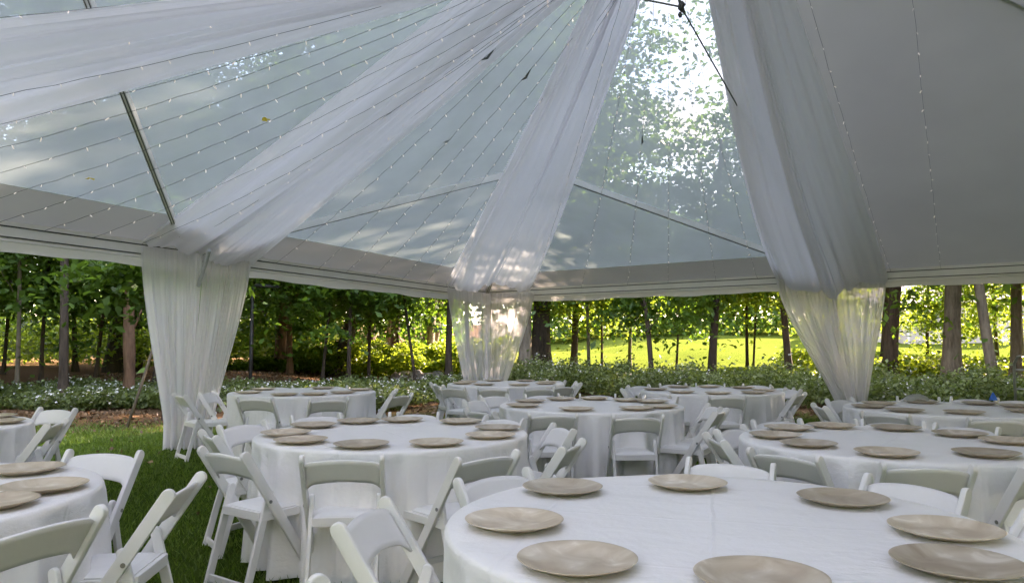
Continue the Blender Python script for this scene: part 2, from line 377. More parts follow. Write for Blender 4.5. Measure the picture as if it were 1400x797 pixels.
# leaf clouds --------------------------------------------------------------
def leaf_quads(c, size, tilt=.7, aspect=.62, droop=0.0, nrm=None):
    """c (n,3) centres -> folded diamond leaves"""
    n = len(c)
    if np.isscalar(size): size = np.full(n, size)
    size = size * rng.uniform(.65, 1.3, n)
    nr = rng.normal(0, tilt, (n, 3)); nr[:, 2] += 1
    if nrm is not None: nr = nrm + rng.normal(0, tilt, (n, 3))
    nr /= np.linalg.norm(nr, axis=1)[:, None]
    t = rng.normal(0, 1, (n, 3)); t -= nr * (t * nr).sum(1)[:, None]; t /= np.linalg.norm(t, axis=1)[:, None]
    b = np.cross(nr, t); s = size[:, None]
    v = np.stack([c - t * s * .5, c + b * s * aspect * .5 + nr * s * .08 - t * s * .05, c + t * s * .55 - nr * s * .05, c - b * s * aspect * .5 + nr * s * .08 - t * s * .05], 1).reshape(-1, 3)
    f = np.arange(4 * n).reshape(n, 4)
    return v, f
def crown_mesh(name, m, n_bough, per, rx, rz, size, seed, flat=.28, low=0):
    g = np.random.default_rng(seed)
    u = g.normal(0, 1, (n_bough, 3)); u /= np.linalg.norm(u, axis=1)[:, None]
    rad = g.uniform(.25, 1, n_bough) ** .6
    c = u * rad[:, None] * np.array([rx, rx, rz]) * (1 + .25 * g.normal(0, 1, n_bough))[:, None]
    pts = []
    for k in range(n_bough):
        br = g.uniform(.5, 1.15) * rx * .30
        q = g.normal(0, 1, (per, 3)) * np.array([br, br, br * flat]); q[:, 2] -= (q[:, 0] ** 2 + q[:, 1] ** 2) * .25 / br
        pts.append(q + c[k])
    pts = np.concatenate(pts)
    v, f = leaf_quads(pts, size)
    me_o = mesh_obj(name, v, f, m); me = me_o.data; bpy.data.objects.remove(me_o); return me
CROWNS = {}
def crown(kind, i): return CROWNS[kind][i % len(CROWNS[kind])]
CROWNS['big'] = [crown_mesh('crown', M['leaf'], 75, 150, 3.6, 4.6, .24, 100 + i) for i in range(3)]
CROWNS['dark'] = [crown_mesh('crown', M['leaf_dark'], 60, 150, 3.6, 4.4, .24, 200 + i) for i in range(3)]
CROWNS['small'] = [crown_mesh('crown', M['leaf'], 42, 110, 1.7, 1.6, .15, 300 + i, .2) for i in range(3)]
CROWNS['bright'] = [crown_mesh('crown', M['leaf_bright'], 42, 110, 1.9, 1.8, .16, 400 + i, .2) for i in range(2)]
CROWNS['near'] = [crown_mesh('crown', M['leaf_dark'], 30, 60, 1.3, .7, .2, 500, .15)]

def trunk_mb(base, top, w, limbs=4, crook=.12, flare=1.6, lh=None, seed=0):
    g = random.Random(seed); mb = MB(); base = Vector(base); top = Vector(top); Hh = (top - base).length
    pts = []; rr = []; n = 16; ph = g.uniform(0, 6)
    for i in range(n + 1):
        t = i / n; p = base.lerp(top, t)
        p = p + Vector((math.sin(t * 5 + ph), math.cos(t * 4 + ph * 2), 0)) * crook * w * 2.5 * math.sin(math.pi * min(1, t * 1.2))
        pts.append(p); r = w / 2 * (1 - .62 * t) * (1 + (flare - 1) * math.exp(-t * Hh / (.9 * w + .05) * .9)); rr.append(r * g.uniform(.95, 1.05))
    pts.insert(0, pts[0] - Vector((0, 0, .4))); rr.insert(0, rr[0] * 1.1)
    mb.tube(pts, rr, 12)
    for k in range(limbs):
        t = g.uniform(.28, .85); i = int(t * n) + 1; p = pts[i]; a = g.uniform(0, 6.28); L = g.uniform(.5, 1) * Hh * .28
        q = [p]; d = Vector((math.cos(a), math.sin(a), g.uniform(.3, .9))).normalized()
        for s in range(5):
            d = (d + Vector((g.uniform(-.2, .2), g.uniform(-.2, .2), .08))).normalized(); q.append(q[-1] + d * L / 5)
        r0 = rr[i] * .42
        mb.tube(q, [r0 * (1 - .16 * s) for s in range(6)], 7)
    return mb
def tree(x, d, w, x400=None, hgt=14, kind='big', cbase=3.5, bark='bark_dark', label='', cat='tree', group=None, crowns=2, cs=1.0, seed=None, name='tree', coff=(0, 0), z0=None, limbs=5):
    seed = seed if seed is not None else int(x * 7 + d)
    g = random.Random(seed)
    X = (x - 700) / F * d; z = float(tz(X, d)) if z0 is None else z0
    lean = 0 if x400 is None else ((x400 - 700) / F * d - X) / 2.8       # metres per metre up
    o = empty(name, (X, d, z)); lean_h = min(hgt, 7)
    tp = Vector((lean * hgt * .9 + g.uniform(-.5, .5), g.uniform(-.4, .4), hgt))
    trunk_mb((0, 0, 0), (tp.x, tp.y, hgt), w, limbs=limbs, seed=seed).build('trunk', M[bark], o, True)
    if x400 is not None:     # keep the visible lean linear: shear handled by top point above
        pass
    for k in range(crowns):
        me = crown(kind, seed + k); c = bpy.data.objects.new('crown', me); col.objects.link(c); c.parent = o
        hh = {'big': 4.6, 'dark': 4.4, 'small': 1.6, 'bright': 1.8, 'near': .7}[kind] * cs
        zc = cbase + hh * (1 + 1.25 * k)
        c.location = (tp.x * zc / hgt + g.uniform(-1, 1) * .3 * hh + coff[0], g.uniform(-1, 1) * .3 * hh + coff[1], zc)
        s = cs * g.uniform(.92, 1.1); c.scale = (s, s, s * g.uniform(.9, 1.1)); c.rotation_euler = (0, 0, g.uniform(0, 6.28))
    tag(o, label, cat, group or 'trees around the tent')
    return o

# ------------------------------------------------------------------ tent
tent = empty('frame_tent', (0, 0, 0))
tag(tent, 'large frame tent with clear vinyl roof panels, white eave beams and grey right-hand roof', 'tent')
def E(P, z=HE): return Vector((P.x, P.y, z))
MID2 = E(P2).lerp(APEX, .5)
def roofq(a, b, c, t0, t1, dz):
    """strip of the triangle a-b-apex between fractions t0 and t1 up the slope"""
    return [v + up * dz for v in (a.lerp(c, t0), b.lerp(c, t0), b.lerp(c, t1), a.lerp(c, t1))]
def panel(name, a, b, t0, t1, m, dz=0.05, n=14):
    vs = []; fs = []
    for i in range(n + 1):
        for j in range(n + 1):
            s = t0 + (t1 - t0) * i / n; l = a.lerp(APEX, s); r = b.lerp(APEX, s); p = l.lerp(r, j / n)
            sag = -.05 * math.sin(math.pi * j / n) * math.sin(math.pi * i / n)
            vs.append(p + up * (dz + sag))
    for i in range(n):
        for j in range(n):
            k = i * (n + 1) + j; fs.append((k, k + 1, k + n + 2, k + n + 1))
    return mesh_obj(name, vs, fs, m, tent, True)
BF = .082
for a, b in ((P0, P1), (P1, P2), (P2, P3)):
    panel('clear_panel', E(a), E(b), BF, .995, M['film'])
    panel('roof_border', E(a), E(b), 0.0, BF, M['border'], dz=.048, n=4)
panel('roof_panel', E(P3), E(P4), 0, .995, M['vinyl'])
panel('roof_panel', E(P4), E(P5), 0, .995, M['vinyl'])
panel('roof_panel', E(P5), E(P0), 0, .995, vinyl_mat('light_passing_vinyl', (.6, .6, .58), .34))  # unseen panel, made more translucent to let extra light inside
def rafter(a, b, w=.07, h=.11, nm='rafter'):
    mb = MB(); mb.beam(a, b, w, h)
    # two keder grooves along the underside
    d = (Vector(b) - Vector(a)).normalized(); sx = d.cross(up).normalized(); nz_ = sx.cross(d)
    o = mb.build(nm, M['beam'], tent)
    off = nz_ * (-(h / 2 + .003)) if nz_.z > 0 else nz_ * (h / 2 + .003)
    for k in (-1, 1): MB().beam(Vector(a) + off + sx * k * w * .28, Vector(b) + off + sx * k * w * .28, .008, .006).build('keder_track', M['darkmetal'], o)
    return o
for P in (P1, P2, P3, P0, P5):
    rafter(E(P) - up * .01, APEX - up * .06)
rafter(E(P4) + up * .14, APEX + up * .09)
rafter(E(P1), MID2 - up * .03, .06, .10); rafter(E(P3), MID2 - up * .03, .06, .10)
# the diagonal rafter rising to the left from the first post
def ray_plane(x, y, a, b, c):
    o_ = Vector((0, 0, CH)); d = px3(x, y, 5) - o_; n = (b - a).cross(c - a); return o_ + d * ((a - o_).dot(n) / d.dot(n))
q = ray_plane(140, 45, E(P1), E(P2), APEX); q2 = ray_plane(244, 316, E(P1), E(P2), APEX)
rafter(q2 - up * .03, q2.lerp(q, 1.6) - up * .03, .055, .09)
for a, b in ((P0, P1), (P1, P2), (P2, P3), (P3, P4)):
    A, B = E(a), E(b); dd = (B - A).normalized(); inn = -Vector((-dd.y, dd.x, 0))
    mb = MB(); mb.beam(A + dd * .06 - up * .035, B - dd * .06 - up * .035, .08, .18)
    mb.beam(A + dd * .06 - up * .145 + inn * .0, B - dd * .06 - up * .145, .06, .035)
    mb.build('eave_beam', M['beam'], tent)
    mb = MB(); mb.beam(A + dd * .06 - up * .118 + inn * .043, B - dd * .06 - up * .118 + inn * .043, .008, .012)
    mb.beam(A + dd * .06 - up * .002 + inn * .044, B - dd * .06 - up * .002 + inn * .044, .008, .014)
    mb.build('keder_track', M['darkmetal'], tent)
    # valance cloth hanging outside the beam, sagging a little between ties
    vs = []; fs = []; n = 60; ou = -inn * .06
    for i in range(n + 1):
        t = i / n; p = A.lerp(B, t); s = .03 * math.sin(math.pi * (t * 3 % 1)) + .008 * math.sin(t * 47)
        vs += [p + ou - up * .03, p + ou * 1.3 - up * .17, p + ou * 1.2 - up * (.285 - s)]
    for i in range(n):
        for k in range(2): c0 = i * 3 + k; fs.append((c0, c0 + 3, c0 + 4, c0 + 1))
    mesh_obj('valance', vs, fs, M['valance'], tent, True)
for P in (P1, P2, P3, P4, P0, P5):
    mb = MB(); mb.beam(E(P, 0), E(P, HE - .13), .08, .08, up=(0, 1, 0)); mb.box((P.x, P.y, .012), (.24, .24, .024)); mb.build('post', M['beam'], tent)
mb = MB(); mb.tube([un(283, 345, 2.60) + Vector((.12, -.22, 0)), P1 + Vector((.10, -.12, 2.18))], .028, 8); mb.build('brace', M['metal'], tent)
mb = MB(); mb.tube([APEX + up * .2, APEX - up * .75], .05, 10); mb.tube([APEX - up * .62 + Vector((.28 * math.cos(a * .3927), .28 * math.sin(a * .3927), 0)) for a in range(17)], .02, 6, False)
mb.build('crown_ring', M['metal'], tent)
RING = APEX - up * .62

# drapes ------------------------------------------------------------------
def add_uv(o, nu, nv):
    uv = o.data.uv_layers.new(name='UVMap')
    co = [(j / (nu - 1), i / (nv - 1)) for i in range(nv) for j in range(nu)]
    for l in o.data.loops: uv.data[l.index].uv = co[l.vertex_index]
def smooth_noise(g, n, k):
    xs = np.linspace(0, 1, k); ys = g.uniform(-1, 1, k); t = np.linspace(0, 1, n)
    i = np.clip((t * (k - 1)).astype(int), 0, k - 2); f = t * (k - 1) - i; f = f * f * (3 - 2 * f)
    return ys[i] * (1 - f) + ys[i + 1] * f
def grid_obj(name, P, m, parent=None):
    nv, nu, _ = P.shape; i, j = np.meshgrid(np.arange(nv - 1), np.arange(nu - 1), indexing='ij'); a = (i * nu + j).ravel()
    f = np.stack([a, a + 1, a + nu + 1, a + nu], 1)
    o = mesh_obj(name, P.reshape(-1, 3), f, m, parent, True); add_uv(o, nu, nv); return o
def roof_drape(name, bl, br, tl, tr, sag, seed, label, waist=.75, belly=.10, roll=.2, droop=0.0):
    """sheer swag from the crown ring (tl-tr) to the eave (bl-br)"""
    g = np.random.default_rng(seed); nu, nv = 150, 80
    u = np.linspace(0, 1, nu); v = np.linspace(0, 1, nv)
    bl, br, tl, tr = [np.array(q) for q in (bl, br, tl, tr)]
    w = u + .05 * np.sin(2 * math.pi * u * 2 + seed); w = (w - w[0]) / (w[-1] - w[0])
    bot = bl + (br - bl) * w[:, None]; top = tl + (tr - tl) * w[:, None]
    P = top[None] * (1 - v)[:, None, None] + bot[None] * v[:, None, None]
    ctr = P.mean(1, keepdims=True); k = 1 - (1 - waist) * np.sin(math.pi * np.clip(v, 0, 1)) ** .8
    P = ctr + (P - ctr) * k[:, None, None]
    P[:, :, 2] -= sag * (4 * v * (1 - v))[:, None] * (1 + .25 * smooth_noise(g, nu, 6))[None]
    P[:, :, 2] -= droop * (np.clip((v - .75) / .25, 0, 1) ** 2)[:, None] * (np.sin(math.pi * u) ** .5)[None]
    fold = sum(a * smooth_noise(g, nu, kk) for a, kk in ((.10, 8), (.07, 15), (.038, 31), (.012, 60)))
    fold2 = sum(a * smooth_noise(g, nu, kk) for a, kk in ((.10, 8), (.07, 15), (.038, 31), (.012, 60)))
    bl_ = v ** 1.3
    P[:, :, 2] += fold[None] * (1 - bl_)[:, None] + fold2[None] * bl_[:, None]
    P[:, :, 2] -= belly * (np.sin(math.pi * u))[None] * (np.sin(math.pi * v) ** .6)[:, None]
    return tag(grid_obj(name, P, M['drape']), label, 'drape', 'roof drapes')
def eave_pt(x, P, Q, dz=0.0, inn=.10):
    """point of the eave P-Q seen at photo column x"""
    k = (x - 700) / F; D = Q - P; t = (k * P.y - P.x) / (D.x - k * D.y)
    dd = D.normalized(); nin = Vector((dd.y, -dd.x, 0))
    return P + D * t + nin * inn + up * (HE + dz)
def ringp(x, y=-118, d=6.9): return px3(x, y, d)
c1l, c1r = eave_pt(182, P1, P2, -.02), eave_pt(335, P1, P2, -.02)
c2l, c2r = eave_pt(603, P1, P2, -.02), eave_pt(735, P2, P3, -.02)
c3l, c3r = eave_pt(1064, P2, P3, -.04), eave_pt(1217, P3, P4, -.02)
roof_drape('roof_drape', c1l, c1r, ringp(735, -90, 6.7), ringp(870, -90, 6.9), .05, 3, 'sheer white drape sweeping from the roof peak down to the left post', .95, .10, droop=.05)
roof_drape('roof_drape', c2l + Vector((.02, -.10, .0)), eave_pt(730, P2, P3, .0, .18), ringp(850, -100, 6.7), ringp(915, -100, 7.1), .12, 15, 'narrow sheer white drape falling from the roof peak to the middle corner post', 1.06, .12)
roof_drape('roof_drape', c3l, c3r, ringp(948, -110, 6.3), ringp(1040, -160, 6.0), .30, 8, 'wide sheer lilac-white drape hanging from the roof peak to the right post', 1.12, .25, droop=.25)
e0a = eave_pt(-330, P0, P1, -.02); e0b = eave_pt(-1150, P0, P1, -.02)
roof_drape('roof_drape', e0b, e0a, ringp(800, -60, 6.1), ringp(870, -90, 6.6), .0, 21, 'broad sheer white drape crossing the top left corner of the photo under the clear roof', .95, .04)

# post curtains -----------------------------------------------------------
def curtain(root_label, top_pts, bottom_c, wb, seed, m, dirb, split=None, ztop=HE - .02, zb=.02, tie=.42, bulge=.10, zt=None):
    """gathered curtain: full width at the eave, narrow at the tie, in two panels when split"""
    root = empty('post_curtain', (bottom_c[0], bottom_c[1], 0)); tag(root, root_label, 'curtain', 'curtains at the tent posts')
    T = [np.array(p) for p in top_pts]; L = np.cumsum([0] + [np.linalg.norm(T[i + 1] - T[i]) for i in range(len(T) - 1)])
    def tp(s):
        s = s * L[-1]; i = int(np.clip(np.searchsorted(L, s) - 1, 0, len(T) - 2)); k = (s - L[i]) / (L[i + 1] - L[i]); return T[i] * (1 - k) + T[i + 1] * k
    halves = [(0, split), (split, 1)] if split else [(0, 1)]
    off = np.array([bottom_c[0], bottom_c[1], 0])
    for h, (s0, s1) in enumerate(halves):
        g = np.random.default_rng(seed + h); nu, nv = 130, 60
        u = np.linspace(0, 1, nu); v = np.linspace(0, 1, nv); s = s0 + (s1 - s0) * u
        top = np.array([tp(q) for q in s]); dirv = np.array([dirb.x, dirb.y, 0])
        bot = off[None] + dirv[None] * ((s - .5) * wb)[:, None]
        prof = v ** 1.25; P = np.zeros((nv, nu, 3))
        # narrowing follows a soft curve; last part hangs straight below the tie
        e = np.clip(v / .86, 0, 1); e = e ** 1.15 * (1 + bulge * np.sin(math.pi * e)) ; e = np.minimum(e, 1)
        e = e - bulge * .9 * np.sin(math.pi * np.clip(v / .86, 0, 1)) ** 1.0 * .9
        P[:, :, :2] = top[None, :, :2] * (1 - e)[:, None, None] + bot[None, :, :2] * e[:, None, None]
        z0 = top[:, 2] if zt is None else np.full(nu, zt)
        P[:, :, 2] = z0[None] * (1 - v)[:, None] + zb * v[:, None]
        nrm = np.array([-dirb.y, dirb.x, 0]);
        if nrm[1] > 0: nrm = -nrm
        K = 30
        fold = sum(a * smooth_noise(g, nu, kk) for a, kk in ((.08, 9), (.06, 19), (.035, 42)))
        foldb = sum(a * smooth_noise(g, nu, kk) for a, kk in ((.13, 9), (.08, 19), (.03, 42)))
        am = .4 + .6 * np.clip(v * 3, 0, 1)
        P += nrm[None, None] * ((fold[None] * (1 - v)[:, None] + foldb[None] * v[:, None]) * am[:, None])[:, :, None]
        P += dirv[None, None] * ((.02 * smooth_noise(g, nu, 40))[None] * v[:, None])[:, :, None]
        P -= off[None, None]
        grid_obj('curtain_panel', P, m, root)
    return root
d1 = (P2 - P1).normalized()
curtain('thick white curtain gathered around the left tent post beside the grass', [c1l, c1r], (P1.x + .13, P1.y - .35), .62, 31, M['curtain_dense'], Vector((1, .25, 0)).normalized(), split=.52)
curtain('see-through white curtain gathered at the middle corner post, woods showing through', [c2l + Vector((.05, -.06, -.03)), E(P2, HE - .05) + Vector((.12, -.35, 0)), eave_pt(735, P2, P3, -.06, .12)], (P2.x - .02, P2.y - .35), .95, 41, M['curtain'], Vector((1, 0, 0)), bulge=.06)
curtain('white curtain gathered around the right tent post with light showing through', [c3l - up * .02, E(P3, HE - .06) + Vector((-.08, -.12, 0)), c3r - up * .02], (P3.x + .12, P3.y - .3), .55, 51, M['curtain_dense'], Vector((1, -.1, 0)).normalized(), split=.5, bulge=.14)

# fairy lights --------------------------------------------------------------
bulb_mb = MB(); bulb_mb.tube([(0, 0, 0), (0, 0, -.012), (0, 0, -.030), (0, 0, -.036)], [.003, .0045, .004, .0015], 6)
def bulb_material():
    m, nt, out = mat('lit_fairy_bulb'); p = N(nt, 'ShaderNodeBsdfPrincipled'); p.inputs['Base Color'].default_value = (.85, .85, .8, 1); p.inputs['Roughness'].default_value = .2
    p.inputs['Emission Color'].default_value = (1, .95, .85, 1); p.inputs['Emission Strength'].default_value = .03
    nt.links.new(p.outputs[0], out.inputs[0]); return m
_b = bulb_mb.build('bulb', bulb_material(), None, True); bulb_me = _b.data; bpy.data.objects.remove(_b)
def light_string(a, b, sag, label, seed, conn=None, spacing=.30):
    g = random.Random(seed); a = Vector(a); b = Vector(b); n = 40; pts = []
    for i in range(n + 1):
        t = i / n; p = a.lerp(b, t) - up * (sag * 4 * t * (1 - t)) + Vector((g.uniform(-1, 1), g.uniform(-1, 1), g.uniform(-1, 1))) * .006; pts.append(p - a)
    o = MB().tube(pts, .0023, 5).build('light_string', M['wire'], None, True); o.location = a
    tag(o, label, 'string lights', 'fairy light strings under the roof')
    L = (b - a).length; k = int(L / spacing)
    for i in range(1, k):
        t = i / k + g.uniform(-.2, .2) / k; j = min(int(t * n), n - 1); p = pts[j].lerp(pts[j + 1], t * n - j)
        if (p + a).y < 1.2: continue
        bo = bpy.data.objects.new('bulb', bulb_me); col.objects.link(bo); bo.parent = o; bo.location = p
        bo.rotation_euler = (g.uniform(-.9, .9), g.uniform(-.9, .9), 0); s = g.uniform(.75, 1.15); bo.scale = (s, s, s)
    if conn:
        j = int(conn * n); MB().tube([pts[j], pts[j].lerp(pts[j + 1], .35) + Vector((.01, 0, -.02)), pts[j].lerp(pts[j + 1], .9)], [.006, .015, .006], 7).build('connector', M['wire'], o, True)
    return o
rc = RING - up * .05
def rp_(i): a = i * .7; return rc + Vector((math.cos(a), math.sin(a), 0)) * .12
left_ends = [(-2600, 'topmost'), (-1500, 0), (-950, 0), (-620, 0), (-430, 0), (-300, 0), (-190, 0), (-100, 0), (-20, 0), (50, 0), (118, 0), (184, 0)]
ordn = ['first', 'second', 'third', 'fourth', 'fifth', 'sixth', 'seventh', 'eighth', 'ninth', 'tenth', 'eleventh', 'twelfth']
for i, (x, _) in enumerate(left_ends):
    b_ = eave_pt(x, P0, P1, .0, .06)
    light_string(b_, rp_(i), .28, f'{ordn[i]} fairy light string from the top, ending left of the left curtain', 60 + i, .8 if i in (3, 7) else None)
for i, x in enumerate((232, 300, 372, 430, 468, 507, 545, 578, 606)):
    b_ = eave_pt(x, P1, P2, .0, .06)
    light_string(b_, rp_(i + 3), .16, f'{ordn[i]} fairy light string counted rightwards between left and middle curtains', 90 + i, .7 if i in (1, 4, 6) else None)
for i, x in enumerate((728, 797, 860, 916, 981, 1038)):
    b_ = eave_pt(x, P2, P3, .0, .06)
    light_string(b_, rp_(i + 5), .16, f'{ordn[i]} fairy light string counted rightwards between middle and right curtains', 120 + i, .62 if i == 2 else None)
for i, (xt, xb) in enumerate(((1092, 1221), (1243, 1290))):
    b_ = eave_pt(xb, P3, P4, .0, .1); t_ = ray_plane(xt, -60, E(P3), E(P4), APEX) - up * .08
    light_string(b_, t_, .10, ['string of fairy lights along the right edge of the right drape', 'lone string of fairy lights across the grey right-hand roof'][i], 140 + i)
# rigging cable
kn = px3(931, 10, 6.6); ce = eave_pt(1141, P3, P4, .05, .1)
o = MB().tube([ce.lerp(kn, t) for t in (0, .25, .5, .75, 1)], .008, 6).build('rigging_cable', M['wire'], None, True)
tag(o, 'black cable running from the right post up to a dark knot below the roof peak', 'cable')
MB().tube([kn, kn + (px3(800, -16, 7.2) - kn) * 1.0], .009, 6).build('side_rope', M['wire'], o, True)
MB().tube([kn, rc], .014, 6).build('hanger', M['wire'], o, True)
mb = MB(); mb.tube([kn + Vector((0, 0, .05)), kn + Vector((.01, 0, .02)), kn + Vector((0, 0, -.01)), kn + (ce - kn).normalized() * .09], [.02, .035, .03, .012], 8)
mb.tube([kn + Vector((-.01, 0, -.10)), kn + Vector((-.01, 0, -.075)), kn + Vector((-.01, 0, -.05))], [.012, .022, .012], 8); mb.build('shackle', M['darkmetal'], o, True)
# leaves lying on the roof film
for x, y, s, lb in ((119, 247, .10, 'yellow leaf lying on the clear roof, left of the slanted rafter'), (362, 166, .09, 'tan leaf lying on the clear roof, right of the slanted rafter'), (607, 195, .07, 'dark leaf lying on the clear roof left of the middle drape')):
    p = ray_plane(x, y, E(P1), E(P2), APEX) + up * .02
    v, f = leaf_quads(np.array([[0, 0, 0.], [.03, .02, .004]]), s, .3)
    o = mesh_obj('leaf', v, f, M['yellow_leaf'] if s > .08 else M['litter']); o.location = p; tag(o, lb, 'leaf', 'leaves on the clear roof')

# ------------------------------------------------------------------ tables, cloths, plates
TR, TZ = .915, .762
TABLES = {  # centre, words
 'T1': ((.70, 2.56), 'the large front table'),
 'T2': ((-.82, 5.13), 'the table left of centre'),
 'T3': ((.80, 7.50), 'the table amid the tent'),
 'T4': ((2.66, 9.84), 'the back table right of centre'),
 'T5': ((-.10, 11.7), 'the back table by the middle curtain'),
 'T6': ((-2.72, 9.60), 'the back table by the left curtain'),
 'T7': ((2.41, 4.70), 'the second table at the right'),
 'T8': ((4.20, 7.10), 'the back table at far right'),
 'T9': ((-2.66, 2.92), 'the lower left corner table'),
 'T10': ((-4.66, 5.50), 'the table at mid left edge'),
}
proto_t = None
def make_table():
    t = empty('round_table'); n = 48
    ring = [(TR * .995 * math.cos(2 * math.pi * k / n), TR * .995 * math.sin(2 * math.pi * k / n)) for k in range(n)]
    mb = MB(); vs = [(x, y, TZ - .022) for x, y in ring] + [(x, y, TZ - .003) for x, y in ring]
    mb.add(vs, [tuple(reversed(range(n))), tuple(range(n, 2 * n))] + [(k, (k + 1) % n, n + (k + 1) % n, n + k) for k in range(n)]); mb.build('tabletop', M['wood'], t)
    for sx in (-1, 1):
        for sy in (-1, 1):
            MB().tube([(sx * .45, sy * .38, 0), (sx * .45, sy * .36, TZ - .022)], .016, 8).build('leg', M['darkmetal'], t, True)
    return t
def make_cloth(seed):
    g = np.random.default_rng(seed); n = 288; top_r = np.linspace(.0, TR, 14); prof = []
    a = np.linspace(0, 2 * math.pi, n, endpoint=False)
    def per(k, amp):
        ph = g.uniform(0, 6.28); return amp * np.sin(k * a + ph)
    folds = 0
    for k in g.integers(5, 15, 5): folds = folds + g.uniform(.4, 1) * (1 - 2 * np.abs(np.sin(int(k) * a / 1 + g.uniform(0, 6.28))) ** .8)
    folds = folds / np.abs(folds).max()
    ff = sum(per(int(k), 1) for k in g.integers(30, 60, 4)) / 6; low = per(2, .4) + per(3, .6) + per(5, .4)
    rows = []
    wr = lambda x, y: .0013 * (np.sin(x * 9 + y * 5 + seed) + np.sin(y * 11 - x * 4) + .6 * np.sin(x * 23 + y * 17))
    for r in top_r[1:]:
        rr = np.full(n, r); z = TZ + .004 + wr(rr * np.cos(a), rr * np.sin(a)); rows.append((rr, z))
    rows.append((np.full(n, TR + .008), np.full(n, TZ - .001))); rows.append((np.full(n, TR + .014), np.full(n, TZ - .012)))
    m_ = 26
    for i in range(1, m_ + 1):
        t = i / m_; z = (TZ - .012) * (1 - t) + .018 * t
        amp = (.075 + .06 * ((seed * 7) % 5) / 4) * t ** .6; rr = TR + .015 + .035 * t + amp * folds + .010 * ff * t ** .5 + .012 * low * t
        z = np.full(n, z) + .008 * low * t
        rows.append((rr, np.maximum(z, .006)))
    vs = [np.array([[0, 0, TZ + .004]])] + [np.stack([r * np.cos(a), r * np.sin(a), z], 1) for r, z in rows]
    V = np.concatenate(vs); fs = []
    for k in range(n): fs.append((0, 1 + k, 1 + (k + 1) % n))
    for i in range(len(rows) - 1):
        b = 1 + i * n
        for k in range(n): k2 = (k + 1) % n; fs.append((b + k, b + n + k, b + n + k2, b + k2))
    return [tuple(v) for v in V], fs
def make_plate_me():
    prof = [(0, .004), (.05, .004), (.090, .0043), (.103, .0060), (.114, .0092), (.135, .0165), (.157, .0235), (.1645, .0255), (.1660, .0248), (.1640, .0228), (.140, .0135), (.115, .005), (.104, .0), (0, .0)]
    n = 56; vs = []; fs = []
    for r, z in prof:
        for k in range(n):
            a = 2 * math.pi * k / n; wv = 0 if r < .13 else .0003 * math.sin(5 * a); vs.append((r * math.cos(a), r * math.sin(a), z + wv))
    for i in range(len(prof) - 1):
        for k in range(n): k2 = (k + 1) % n; fs.append((i * n + k, (i + 1) * n + k, (i + 1) * n + k2, i * n + k2)[::-1])
    o = mesh_obj('charger_plate', vs, fs, M['plate'], None, True); me = o.data; bpy.data.objects.remove(o); return me
plate_me = make_plate_me()
DIRS = ['right-hand', 'far right', 'far', 'far left', 'left-hand', 'near left', 'near', 'near right']
def where(c, p, used, k16):
    """sixteen compass-like places around a table as seen by the camera"""
    names = ['right end', 'right end slightly back', 'far right side', 'far edge right of middle', 'middle of far edge', 'far edge left of middle', 'far left side', 'left end slightly back',
             'left end', 'left end slightly forward', 'near left side', 'near edge left of middle', 'middle of near edge', 'near edge right of middle', 'near right side', 'right end slightly forward']
    v = Vector((c[0], c[1])).normalized(); r = Vector((v.y, -v.x)); d = Vector((p[0] - c[0], p[1] - c[1]))
    a = math.atan2(d.dot(v), d.dot(r)); i = round(a / (math.pi / 8)) % 16
    for s in (0, 1, -1, 2, -2, 3, -3):
        if (i + s) % 16 not in used: i = (i + s) % 16; break
    used.add(i); return names[i]
PL = {
 'T1': [(789, 769), (703, 715), (769, 669), (940, 663), (1152, 684), (1292, 727), (1318, 776), (1040, 794)],
 'T2': [(605, 609), (494, 609), (411, 603), (391, 593), (411, 581), (480, 574), (552, 572), (631, 577), (688, 586), (679, 597)],
 'T3': [(788, 560), (725, 549), (767, 546), (812, 545), (870, 559), (904, 556.5), (905, 549), (858, 547.5), (712, 555)],
 'T7': [(1212, 620), (1105, 608), (1348, 621), (1060, 596), (1078, 586), (1137, 583), (1225, 586), (1302, 595), (1380, 604)],
 'T8': [(1201, 552), (1263, 550.5), (1339, 552), (1233, 562), (1317, 564), (1393, 562), (1400, 555.5), (1174, 556)],
 'T4': [(891, 532.5), (927, 529), (969, 529), (1020, 530), (1044, 534), (926, 537), (982, 538), (1031, 537)],
 'T6': [(340, 537), (352, 532), (388, 540), (440, 531), (432, 540), (469, 537), (494, 533)],
 'T9': [(60, 667), (35, 643), (-16, 690)], 'T10': [(15, 577), (-8, 570)],
}
rnd = random.Random(5)
